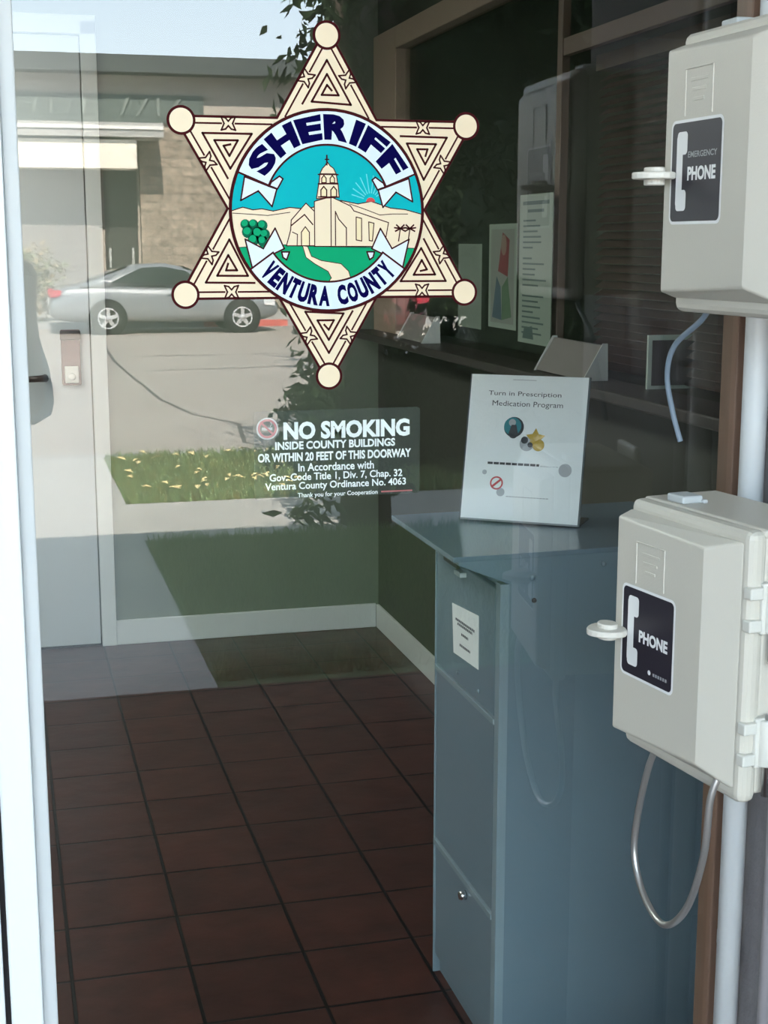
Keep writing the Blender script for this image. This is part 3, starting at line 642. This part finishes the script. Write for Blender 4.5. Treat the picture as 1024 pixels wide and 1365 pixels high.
b=MB(); b.box(.765,24,-10.05,-7.82,-.3,GZ-.01); structure(b.build('verge_ground',mat('verge_soil',(.09,.12,.035),.95,noise=((.13,.15,.05),6))))
b=MB(); b.box(-40,60,-10.2,-10.05,-.35,GZ); structure(b.build('kerb_near',mat('kerb_concrete',(.33,.33,.33),.85)))
b=MB(); b.box(-40,60,-30.2,-10.2,-.4,-.22); structure(b.build('road',asph))
cr=MB(); 
cp_=[(1.80,-24),(1.77,-21.4),(1.81,-17.5),(1.80,-15.1),(1.93,-13.7),(2.33,-12.7),(2.2,-11.4),(2.6,-10.3)]
for i in range(len(cp_)-1):
    (xa,ya),(xb,yb)=cp_[i],cp_[i+1]; 
    for k in range(6):
        t0,t1=k/6,(k+1)/6; j=lambda t,i=i:.05*math.sin(37*t+i*5)
        p0=(xa+(xb-xa)*t0+j(t0),ya+(yb-ya)*t0); p1=(xa+(xb-xa)*t1+j(t1),ya+(yb-ya)*t1); h=.022
        cr.add([(p0[0]-h,p0[1],-.2185),(p0[0]+h,p0[1],-.2185),(p1[0]+h,p1[1],-.2185),(p1[0]-h,p1[1],-.2185)],[(0,1,2,3)])
for ya,yb in ((-19.2,-20.2),(-22.0,-22.2)):
    cr.add([(2.0,ya,-.2185),(9,yb,-.2185),(9,yb-.08,-.2185),(2.0,ya-.08,-.2185)],[(0,1,2,3)])
structure(cr.build('road_crack',mat('crack_tar',(.10,.09,.085),.9)))
b=MB(); b.box(-40,4.4,-30.4,-30.2,-.4,-.08); structure(b.build('kerb_far',mat('kerb_concrete',(.33,.33,.33),.85)))
b=MB(); b.box(6.3,60,-30.4,-30.2,-.4,-.08); structure(b.build('kerb_side',MATS['kerb_concrete']))
b=MB(); b.box(4.4,6.3,-30.4,-30.2,-.4,-.08); structure(b.build('kerb_red',mat('red_kerb_paint',(.55,.12,.10),.8)))
b=MB(); b.box(-40,60,-37,-30.4,-.4,-.10); structure(b.build('pavement_far',conc))
b=MB(); b.box(-60,80,-120,-37,-.5,-.15); structure(b.build('ground_far',soil))

# grass
def grass(nm,n,xr,yr,z,h,cols,label):
    mb=MB(); random.seed(11)
    for i in range(n):
        x=random.uniform(*xr); y=random.uniform(*yr); a=random.uniform(0,2*PI); hh=h*random.uniform(.5,1.2); wd=.006+.004*random.random()
        dx,dy=math.cos(a)*wd,math.sin(a)*wd; lx,ly=random.uniform(-.5,.5)*hh,random.uniform(-.5,.5)*hh
        mb.add([(x-dx,y-dy,z),(x+dx,y+dy,z),(x+lx,y+ly,z+hh)],[(0,1,2)],random.randrange(len(cols)))
    o=mb.build(nm,cols,None,normals=False); return tag(o,label,'grass',kind='stuff')
g1=mat('grass_green',(.13,.21,.075),.8); g2=mat('grass_light',(.19,.26,.10),.8); g3=mat('grass_dry',(.20,.18,.06),.8)
grass('lawn_grass',15000,(.78,3.4),(-6.58,-3.75),GZ-.01,.07,[g1,g1,g2],'shaded green lawn beside the concrete path, mirrored in the glass')
grass('verge_grass',12000,(.78,3.2),(-10.0,-7.84),GZ-.01,.08,[g1,g2,g2,g3],'sunlit strip of grass between pavement and road')
lv=MB(); random.seed(5)
for i in range(48):
    x=random.uniform(.85,2.3); y=random.uniform(-9.9,-7.9); a=random.uniform(0,PI); s_=random.uniform(.03,.055); z=GZ+.065
    lv.add([(x+s_*math.cos(a),y+s_*math.sin(a),z),(x-s_*.5*math.sin(a),y+s_*.5*math.cos(a),z+.015),(x-s_*math.cos(a),y-s_*math.sin(a),z+.01),(x+s_*.5*math.sin(a),y-s_*.5*math.cos(a),z+.02)],[(0,1,2,3)])
tag(lv.build('fallen_leaves',mat('pale_fallen_leaf',(.75,.62,.30),.7),normals=False),'pale fallen leaves scattered over the sunlit grass strip','leaves',kind='stuff')

# trees and shrubs
leafA=mat('leaf_dark',(.012,.022,.009),.8,spec=.15); leafB=mat('leaf_mid',(.02,.036,.013),.8,spec=.15); bark=mat('bark',(.06,.045,.035),.9,bump=.6,bscale=30)
def leaf(mb,p,L,mi,down=.4):
    d=Vector((random.gauss(0,1),random.gauss(0,1),random.gauss(-down,.6))).normalized(); s_=d.cross(Vector((random.gauss(0,1),random.gauss(0,1),random.gauss(0,1)))).normalized()
    p=Vector(p); w_=L*.2; n_=d.cross(s_)*L*.08
    mb.add([p,p+d*L*.45+s_*w_+n_,p+d*L,p+d*L*.45-s_*w_+n_],[(0,1,2,3)],mi)
def crown(mb,c,r,n,L,shell=.55):
    for i in range(n):
        while True:
            q=Vector((random.uniform(-1,1),random.uniform(-1,1),random.uniform(-1,1)))
            if shell<q.length<1: break
        k=1+.18*math.sin(5*q.x+3*q.z)*math.cos(4*q.y+1.7)
        leaf(mb,(c[0]+q.x*r[0]*k,c[1]+q.y*r[1]*k,c[2]+q.z*r[2]*k),L*random.uniform(.7,1.3),random.randrange(2))
def core(mb,c,r,mi,k=.84):
    mb.ball(c,(r[0]*k,r[1]*k,r[2]*k),18,mi)
random.seed(21)
t1=empty('street_tree',(2.17,-6.8,GZ)); tag(t1,'leafy tree with ivied trunk on the lawn, mirrored behind the star','tree')
def loc(mb,nm,m,root,off):
    o=mb.build(nm,m,root,normals=False); o.matrix_parent_inverse=Matrix.Translation((-off[0],-off[1],-off[2])); return o
off=(2.17,-6.8,GZ)
b=MB(); b.tube([(2.17,-6.8,-.16),(2.15,-6.8,.8),(2.16,-6.8,1.8),(2.25,-6.85,2.8),(2.4,-6.9,3.6)],[.17,.135,.125,.12,.10],12); b.tube([(2.16,-6.8,2.3),(2.02,-6.75,2.8),(1.95,-6.7,3.5)],[.07,.05,.03],8); loc(b,'trunk',bark,t1,off)
b=MB()
for i in range(1500):   # ivy round the trunk
    z=random.uniform(.1,3.3); a=random.uniform(0,2*PI); rr=random.uniform(.12,.24)*(1+.25*math.sin(z*3)); leaf(b,(2.17+rr*math.cos(a),-6.8+rr*math.sin(a),z),random.uniform(.07,.12),random.randrange(2),.9)
loc(b,'ivy_leaves',[leafA,leafB],t1,off)
b=MB(); core(b,(2.8,-7.35,3.3),(.72,.65,1.25),0,.9); crown(b,(2.8,-7.35,3.3),(.8,.7,1.3),2600,.13); core(b,(3.7,-7.2,4.3),(1.7,1.5,1.9),0); crown(b,(3.7,-7.2,4.3),(1.75,1.6,2.1),5200,.15)
for (x,z,n,sx,sz) in ((1.83,3.05,60,.10,.16),(1.95,2.75,90,.10,.2),(1.72,2.62,22,.07,.06),(1.80,2.28,50,.12,.12),(2.0,2.1,90,.12,.3),(1.83,.80,55,.09,.14),(1.78,.55,60,.09,.14),(1.86,.35,40,.07,.12),(1.86,1.05,40,.07,.12),(1.78,-.02,30,.07,.08),(1.86,.08,22,.06,.08)):
    for i in range(n): leaf(b,(random.gauss(x,sx),random.gauss(-6.75,.10),random.gauss(z,sz)),random.uniform(.08,.14),random.randrange(2),1.0)
loc(b,'leaf_crown',[leafA,leafB],t1,off)
def shrub(nm,c,r,n,L,label,cat,parts=True):
    rt=empty(nm,(c[0],c[1],c[2]-r[2])); tag(rt,label,cat); off=(c[0],c[1],c[2]-r[2])
    b=MB(); core(b,c,r,0); crown(b,c,r,n,L); loc(b,'foliage',[leafA,leafB],rt,off)
    b=MB()
    for k in range(4): a=k*1.7; b.tube([(c[0]+.1*math.cos(a),c[1]+.1*math.sin(a),c[2]-r[2]-.15),(c[0]+.4*r[0]*math.cos(a),c[1]+.4*r[1]*math.sin(a),c[2])],[.05,.03],7)
    loc(b,'stems',bark,rt,off)
shrub('tall_screen_shrub',(4.4,-8.6,1.55),(1.25,.9,1.75),6500,.14,'tall dark shrub added right of the mirrored trunk to darken the reflection','shrub')  # tall shrubs added so the right of the reflection stays dark
shrub('tall_screen_shrub',(7.2,-8.4,1.6),(1.3,.9,1.8),4500,.15,'tall dark shrub added furthest right to darken the reflection behind the posters','shrub')
shrub('low_screen_shrub',(2.80,-8.95,.30),(.72,.42,.57),3600,.10,'low dark shrub added to hide the sunlit road below the red car','shrub')  # low shrubs added to cover bright road in the reflection
shrub('low_screen_shrub',(3.75,-9.6,.34),(.72,.42,.64),3600,.10,'low dark shrub added beside the tall shrub to hide the sunlit road','shrub')
rt=empty('added_shade_tree',(9.2,-9.2,GZ)); tag(rt,'tall broad tree added out of view to shade the street on the right','tree'); off=(9.2,-9.2,GZ)  # added outside the view; its crown casts shade on road and red car
b=MB(); core(b,(8.1,-10.5,8.5),(4.2,3.5,3.9),0,.9); crown(b,(8.1,-10.5,8.5),(4.3,3.6,4.0),3000,.4); loc(b,'leaf_crown',[leafA,leafB],rt,off)
b=MB(); b.tube([(9.2,-9.2,-.2),(9.2,-9.3,3),(9.0,-10,6)],[.3,.24,.2],10); loc(b,'trunk',bark,rt,off)
def far_tree(c,r,label):
    rt=empty('far_tree',(c[0],c[1],-.1)); tag(rt,label,'tree'); off=(c[0],c[1],-.1)
    b=MB(); core(b,c,r,0); crown(b,c,r,2600,.42); loc(b,'leaf_crown',[leafA,leafB],rt,off)
    b=MB(); b.tube([(c[0],c[1],-.2),(c[0],c[1],c[2])],[.25,.14],9); loc(b,'trunk',bark,rt,off)
shrub('far_screen_shrub',(10.6,-31.3,.55),(2.6,.6,.8),1800,.25,'low dark shrub added across the street to hide the sunlit pavement','shrub')  # added to cover the bright far pavement in the reflection
far_tree((10.0,-32.4,3.2),(3.0,1.7,3.6),'dark tree across the street behind the red car')
far_tree((16.6,-32.6,3.6),(3.0,1.8,3.8),'dark tree across the street furthest right')
# dry shrub at the rear of the silver car
dry=mat('dry_leaf',(.42,.33,.2),.8); dry2=mat('dry_green',(.20,.22,.12),.8)
rt=empty('dry_shrub',(.55,-31.2,-.1)); tag(rt,'pale dry shrub behind the rear of the silver car','shrub'); off=(.55,-31.2,-.1)
b=MB(); crown(b,(.55,-31.2,.75),(.9,.6,.9),1500,.16,.2); loc(b,'foliage',[dry,dry2],rt,off)
b=MB()
for k in range(5): a=k*1.3; b.tube([(.55,-31.2,-.1),(.55+.5*math.cos(a),-31.2+.3*math.sin(a),.9)],[.03,.015],6)
loc(b,'stems',bark,rt,off)

# cars
tyre=mat('tyre',(.018,.018,.018),.8); rim_m=mat('alloy',(.78,.78,.78),.3,.6); carglass=mat('car_glass',(.03,.04,.04),.08); lampw=mat('lamp_clear',(.85,.85,.85),.15); lampr=mat('lamp_red',(.5,.03,.05),.2)
def car(nm,paint,label,loc_,rz,plate=None):
    rt=empty(nm,loc_,rz); tag(rt,label,'car')
    L=4.75; hw=.88
    st=[(0.0,.45,.62,.62),(.06,.30,.86,.76),(.25,.24,.98,.83),(.7,.21,1.03,.87),(1.15,.20,1.01,.88),(2.0,.19,.98,.88),(3.0,.19,.95,.88),(3.9,.20,.90,.87),(4.35,.22,.80,.82),(4.62,.28,.70,.72),(4.75,.40,.58,.58)]
    b=MB(); vs=[]; fs=[]; n=10
    for x,zl,zt,h in st:
        zm=zl+(zt-zl)*.55
        vs += [(x,-h*.86,zl),(x,-h*.98,zl+(zm-zl)*.4),(x,-h,zm),(x,-h*.96,zt-.05),(x,-h*.80,zt),(x,h*.80,zt),(x,h*.96,zt-.05),(x,h,zm),(x,h*.98,zl+(zm-zl)*.4),(x,h*.86,zl)]
    for i in range(len(st)-1):
        for k in range(n): fs.append((i*n+k,i*n+(k+1)%n,(i+1)*n+(k+1)%n,(i+1)*n+k))
    fs.append(tuple(range(n))); fs.append(tuple(range((len(st)-1)*n,len(st)*n))); b.add(vs,fs,0,True)
    o=b.build('body',paint,rt); md=o.modifiers.new('s','SUBSURF'); md.levels=1; md.render_levels=2
    # greenhouse
    gh=[(.62,1.0,1.02,.70),(1.1,1.0,1.22,.68),(1.7,.98,1.40,.62),(2.35,.96,1.43,.60),(2.85,.95,1.33,.62),(3.5,.93,.97,.70)]
    b=MB(); vs=[]; fs=[]; n=6
    for x,zb,zt,h in gh: vs += [(x,-h*1.18,zb-.05),(x,-(h+.06),zt-.08 if zt-zb>.2 else zt-.01),(x,-h*.7,zt),(x,h*.7,zt),(x,(h+.06),zt-.08 if zt-zb>.2 else zt-.01),(x,h*1.18,zb-.05)]
    for i in range(len(gh)-1):
        for k in range(n): fs.append((i*n+k,i*n+(k+1)%n,(i+1)*n+(k+1)%n,(i+1)*n+k))
    fs.append(tuple(range(n))); fs.append(tuple(range((len(gh)-1)*n,len(gh)*n))); b.add(vs,fs,0,True)
    b.build('roof',paint,rt)
    for sg in (-1,1):
        b=MB(); q=[(1.22,1.045,.80),(2.02,1.01,.815),(3.16,.985,.815),(2.75,1.28,.70),(2.3,1.365,.675),(1.85,1.345,.69)]
        b.prism([(a,c) for a,c,_ in q],lambda a,c,h:(a,sg*(1.0-.215*(c/1.0)**1.35*1.0+ (.03 if c<1.1 else .045) + h),c),0,.012); b.build('side_window',carglass,rt)
        b=MB(); b.box(1.98,2.06,sg*.79-.03,sg*.79+.03,1.0,1.36) if False else None
        b=MB(); b.box(2.35,2.5,sg*.885-.012,sg*.885+.012,.80,.83); b.build('door_handle',paint,rt)
        b=MB(); b.ball((3.05,sg*.93,1.02),(.07,.09,.06),10); b.build('side_mirror',paint,rt)
        for x in (1.15,3.9):
            b=MB(); b.lathe([(.385,-.02),(.385,.02)],(x,sg*.865,.335),'y',28); wa=b.build('wheel_arch',black_m,rt)
            b=MB(); b.lathe([(.2,-.10),(.315,-.10),(.33,-.06),(.33,.06),(.315,.10),(.2,.10)],(x,sg*.80,.33),'y',28)
            wr=b.build('wheel',tyre,rt)
            b=MB(); b.lathe([(.215,-.012),(.215,.012),(.185,.012),(.185,-.012)],(x,sg*.905,.33),'y',28); b.lathe([(.0001,.018*sg),(.06,.014*sg),(.06,-.014*sg)],(x,sg*.905,.33),'y',16)
            for k in range(5):
                a=k*2*PI/5+.3; d=Vector((math.cos(a),0,math.sin(a))); s2=Vector((-math.sin(a),0,math.cos(a)))*.034; c=Vector((x,sg*.905,.33)); t_=Vector((0,.01*sg,0))
                b.hexa([tuple(c+d*.05-s2*1.2-t_),tuple(c+d*.05+s2*1.2-t_),tuple(c+d*.19+s2-t_),tuple(c+d*.19-s2-t_)],[tuple(c+d*.05-s2*1.2+t_),tuple(c+d*.05+s2*1.2+t_),tuple(c+d*.19+s2+t_),tuple(c+d*.19-s2+t_)])
            b.build('wheel_rim',rim_m,wr)
        b=MB(); b.hexa([(.02,sg*.55,.76),(.02,sg*.78,.76),(.22,sg*.845,.78),(.22,sg*.6,.78)],[(.03,sg*.55,.90),(.03,sg*.78,.90),(.24,sg*.84,.90),(.24,sg*.6,.90)]); b.build('tail_light',lampr,rt)
        b=MB(); b.hexa([(4.62,sg*.45,.55),(4.62,sg*.72,.55),(4.38,sg*.83,.58),(4.38,sg*.5,.58)],[(4.66,sg*.45,.68),(4.62,sg*.72,.68),(4.36,sg*.82,.72),(4.36,sg*.5,.72)]); b.build('headlight',lampw,rt)
    b=MB(); b.add([(.72,-.62,1.06),(.72,.62,1.06),(1.6,.55,1.39),(1.6,-.55,1.39)],[(0,1,2,3)]); b.build('rear_window',carglass,rt)
    b=MB(); b.add([(3.42,-.66,1.02),(3.42,.66,1.02),(2.75,.56,1.37),(2.75,-.56,1.37)],[(3,2,1,0)]); b.build('windscreen',carglass,rt)
    b=MB(); b.box(-.012,.05,-.26,.26,.60,.72); b.build('number_plate',plate or mat('plate_pale',(.5,.5,.48),.5),rt)
    b=MB(); b.box(-.005,.06,-.55,.55,.40,.50); b.build('rear_bumper',paint if nm=='red_car' else mat('bumper_grey',(.25,.25,.25),.5),rt)
    return rt
silver=mat('silver_paint',(.30,.315,.33),.3,.35,coat=.6); redp=mat('red_paint',(.085,.003,.006),.35,.0,coat=.3)
car('silver_car',silver,'silver two-door car parked across the street, mirrored in the glass',(.99,-28.78,-.22),0)
car('red_car',redp,'dark red car seen end-on in shade, mirrored right of the star tip',(6.75,-23.2,-.22),math.radians(-90),mat('dark_plate',(.03,.02,.02),.5))

# building across the street
bw_=mat('beige_render',(.42,.37,.32),.85); bt=mat('pale_render',(.62,.55,.45),.85); roof_m=mat('dark_fascia',(.06,.07,.07),.7); band=mat('green_grey_band',(.10,.125,.115),.6)
stone=brick_mat('stone_wall',(.30,.25,.20),(.38,.32,.26),(.22,.19,.16),.55,.22,.012,rough=.9,offset=.5,rot=(math.radians(90),0,0),noise=.6)
rt=empty('office_building',(4,-38,-.1)); tag(rt,'single-storey office building across the street with a stone wall and dark fascia','building')
off=(4,-38,-.1)
def bp_(mb,nm,m): o=mb.build(nm,m,rt); o.matrix_parent_inverse=Matrix.Translation((-4,38,.1)); return o
b=MB(); b.box(-14,24,-46,-36.0,-.1,5.9); bp_(b,'wall',bw_)
b=MB(); b.box(-15,25,-47,-35.3,5.78,6.2); bp_(b,'roof_fascia',roof_m)
b=MB(); b.box(-14,5.3,-36.0,-35.9,4.62,5.30); bd=bp_(b,'sign_band',band)
b=MB()
for x,z,s_,t_ in ((4.55,5.0,.22,.5),(4.15,5.0,.22,.0),(3.75,5.0,.22,.45),(3.3,5.0,.22,.3),(2.3,5.0,.2,0),(1.95,5.0,.2,.3),(1.5,5.0,.2,0),(1.1,5.0,.2,.2)):
    b=MB(); b.hexa([(x-.04-t_*.3,-35.9,z-s_),(x+.04-t_*.3,-35.9,z-s_),(x+.04-t_*.3,-35.85,z-s_),(x-.04-t_*.3,-35.85,z-s_)],[(x-.04+t_*.3,-35.9,z+s_),(x+.04+t_*.3,-35.9,z+s_),(x+.04+t_*.3,-35.85,z+s_),(x-.04+t_*.3,-35.85,z+s_)]); bp_(b,'sign_stroke',mat('sign_stroke',(.19,.22,.20),.6))
b=MB(); b.box(-14,4.1,-36,-34.4,4.16,4.50); bp_(b,'canopy',mat('canopy_grey',(.40,.39,.37),.7))
b=MB(); b.box(-14,4.1,-34.42,-34.36,4.34,4.42); bp_(b,'canopy_edge',mat('canopy_white',(.8,.78,.74),.6))
b=MB(); b.box(-14,3.45,-35.6,-34.55,3.42,4.10); bp_(b,'entrance_beam',mat('cream_beam',(.85,.78,.66),.8))
b=MB(); b.box(3.62,9.5,-36.0,-35.72,-.1,4.5); bp_(b,'stone_wall',stone)
b=MB(); b.box(2.72,3.55,-36.0,-35.95,-.1,3.42); dd=bp_(b,'entrance_door',mat('dark_entrance',(.055,.055,.05),.3))
for xx in (2.80,3.38):
    b=MB(); b.box(xx,xx+.06,-35.95,-35.9,1.0,1.5); bp_(b,'door_pull',mat('pale_pull',(.4,.4,.38),.4))
b=MB(); b.box(-14,2.6,-35.95,-35.9,-.1,3.42); bp_(b,'entrance_panel',mat('mauve_grey_render',(.24,.225,.215),.8))

# ------------------------------------------------------------------ PHOTOGRAPHER (mirrored at the left edge)
skin=mat('skin',(.42,.25,.18),.55); shirt=mat('blue_grey_shirt',(.42,.45,.48),.85); trouser=mat('dark_trousers',(.04,.045,.06),.85); hairm=mat('dark_hair',(.03,.02,.015),.7); shoe=mat('dark_shoe',(.02,.02,.02),.5)
def skinned(nm,verts,edges,m,parent=None,root=0,sub=2):
    me=bpy.data.meshes.new(nm); me.from_pydata([v[:3] for v in verts],edges,[]); me.materials.append(m)
    o=bpy.data.objects.new(nm,me); COL.objects.link(o)
    md=o.modifiers.new('skin','SKIN'); md.use_smooth_shade=True
    for i,v in enumerate(verts):
        r=v[3]; sv=me.skin_vertices[0].data[i]; sv.radius=(r[0],r[1]) if isinstance(r,tuple) else (r,r); sv.use_root=(i==root)
    s2=o.modifiers.new('sub','SUBSURF'); s2.levels=1; s2.render_levels=sub
    dg=bpy.context.evaluated_depsgraph_get(); me2=bpy.data.meshes.new_from_object(o.evaluated_get(dg)); me2.name=nm
    bpy.data.objects.remove(o); o=bpy.data.objects.new(nm,me2); COL.objects.link(o)
    for p in me2.polygons: p.use_smooth=True
    if parent: o.parent=parent
    return o
pc=(-.145,-2.07)
def P_(x,y,z,r): return (pc[0]+x,pc[1]+y,z,r)
V_=[P_(0,0,.98,(.155,.115)),P_(0,0,1.15,(.14,.105)),P_(0,.0,1.32,(.165,.115)),P_(0,-.01,1.45,(.10,.08)),P_(0,0,1.52,.055),P_(0,.02,1.60,.07),P_(0,.02,1.68,(.075,.095)),P_(0,.01,1.755,.055)]
E_=[(0,1),(1,2),(2,3),(3,4),(4,5),(5,6),(6,7)]
arms={}
for sg in (-1,1):
    n=len(V_); x=sg
    el_=(.215*x,.03,1.20) if sg>0 else (-.225,.03,1.20)
    wrist=(.135+.075*(1 if sg>0 else -1),.25,1.51)
    V_+= [P_(.165*x,0,1.43,.065),P_(.20*x,.0,1.33,.052),P_(*el_,.043),P_((el_[0]+wrist[0])/2,(el_[1]+wrist[1])/2,(el_[2]+wrist[2])/2,.037),P_(*wrist,.026),P_(wrist[0],wrist[1]+.03,wrist[2]+.045,.030)]
    E_+= [(3,n),(n,n+1),(n+1,n+2),(n+2,n+3),(n+3,n+4),(n+4,n+5)]; arms[sg]=(n,el_,wrist)
    pr=n+5
    for k in range(4):
        fx=(-.021+.014*k)*sg; m0=len(V_); bl_=(.040,.045,.042,.034)[k]
        V_+= [P_(wrist[0]+fx,wrist[1]+.035,wrist[2]+.075,.0095),P_(wrist[0]+fx-.012*sg,wrist[1]+.060,wrist[2]+.075+bl_*.6,.0085),P_(wrist[0]+fx-.026*sg,wrist[1]+.058,wrist[2]+.075+bl_,.0072)]
        E_+= [(pr,m0),(m0,m0+1),(m0+1,m0+2)]
    m0=len(V_); V_+= [P_(wrist[0]-.028*sg,wrist[1]+.015,wrist[2]+.05,.011),P_(wrist[0]-.045*sg,wrist[1]+.028,wrist[2]+.085,.009)]; E_+= [(pr,m0),(m0,m0+1)]
    n=len(V_); V_+= [P_(.09*sg,0,.90,.088),P_(.10*sg,.01,.50,.06),P_(.105*sg,-.02,.28,.05),P_(.11*sg,-.03,.08,.038),P_(.12*sg,.10,.035,.034)]
    E_+= [(0,n),(n,n+1),(n+1,n+2),(n+2,n+3),(n+3,n+4)]
person=skinned('person',V_,E_,skin); person.scale=(.97,.97,.965)
tag(person,'person in a grey shirt holding up a phone, mirrored at the glass edge','person')
b=MB(); hx,hy=pc[0],pc[1]+.02
b.ball((hx,hy+.105,1.645),(.014,.020,.022),10); 
b.build('nose',skin,person)
for sg in (-1,1): b=MB(); b.ball((hx+sg*.082,hy,1.655),(.012,.022,.032),10); b.build('ear',skin,person)
for sg in (-1,1): b=MB(); b.ball((hx+sg*.032,hy+.088,1.675),(.013,.010,.009),10); b.build('eye',mat('eye_dark',(.05,.04,.04),.2),person)
b=MB(); b.ball((hx,hy+.092,1.595),(.024,.010,.008),10); b.build('mouth',mat('lip',(.35,.13,.11),.5),person)
b=MB(); b.ball((hx,hy-.025,1.725),(.092,.105,.082),18); b.ball((hx,hy-.045,1.66),(.086,.075,.09),18); b.build('hair',hairm,person)
sv=[P_(0,0,.94,(.175,.13)),P_(0,0,1.15,(.165,.125)),P_(0,0,1.32,(.185,.135)),P_(0,-.01,1.455,(.115,.09))]; se=[(0,1),(1,2),(2,3)]
for sg in (-1,1):
    n=len(sv); el_=arms[sg][1]; wr_=arms[sg][2]
    sv+= [P_(.168*sg,0,1.43,.082),P_(.205*sg,0,1.33,.075),P_(el_[0],el_[1]-.005,el_[2],.068),P_(el_[0]+(wr_[0]-el_[0])*.3,el_[1]+(wr_[1]-el_[1])*.3,el_[2]+(wr_[2]-el_[2])*.3,.060)]
    se+= [(3,n),(n,n+1),(n+1,n+2),(n+2,n+3)]
skinned('shirt',sv,se,shirt,person)
tv=[P_(0,0,.97,(.165,.125))]; te=[]
for sg in (-1,1):
    n=len(tv); tv+= [P_(.09*sg,0,.87,.102),P_(.10*sg,.01,.50,.078),P_(.105*sg,-.02,.28,.07),P_(.11*sg,-.03,.09,.066)]; te+= [(0,n),(n,n+1),(n+1,n+2),(n+2,n+3)]
skinned('trousers',tv,te,trouser,person)
for sg in (-1,1):
    b=MB(); b.ball((pc[0]+.115*sg,pc[1]+.045,.045),(.05,.135,.045),16); b.build('shoe',shoe,person)
# the phone the person holds: just behind and beside the lens of this view
b=MB(); b.box(-.075,.06,-1.775,-1.763,1.565,1.635); tag(b.build('camera_phone',black_m,bevel=.003),'black camera phone held up in both hands by the mirrored person','phone')
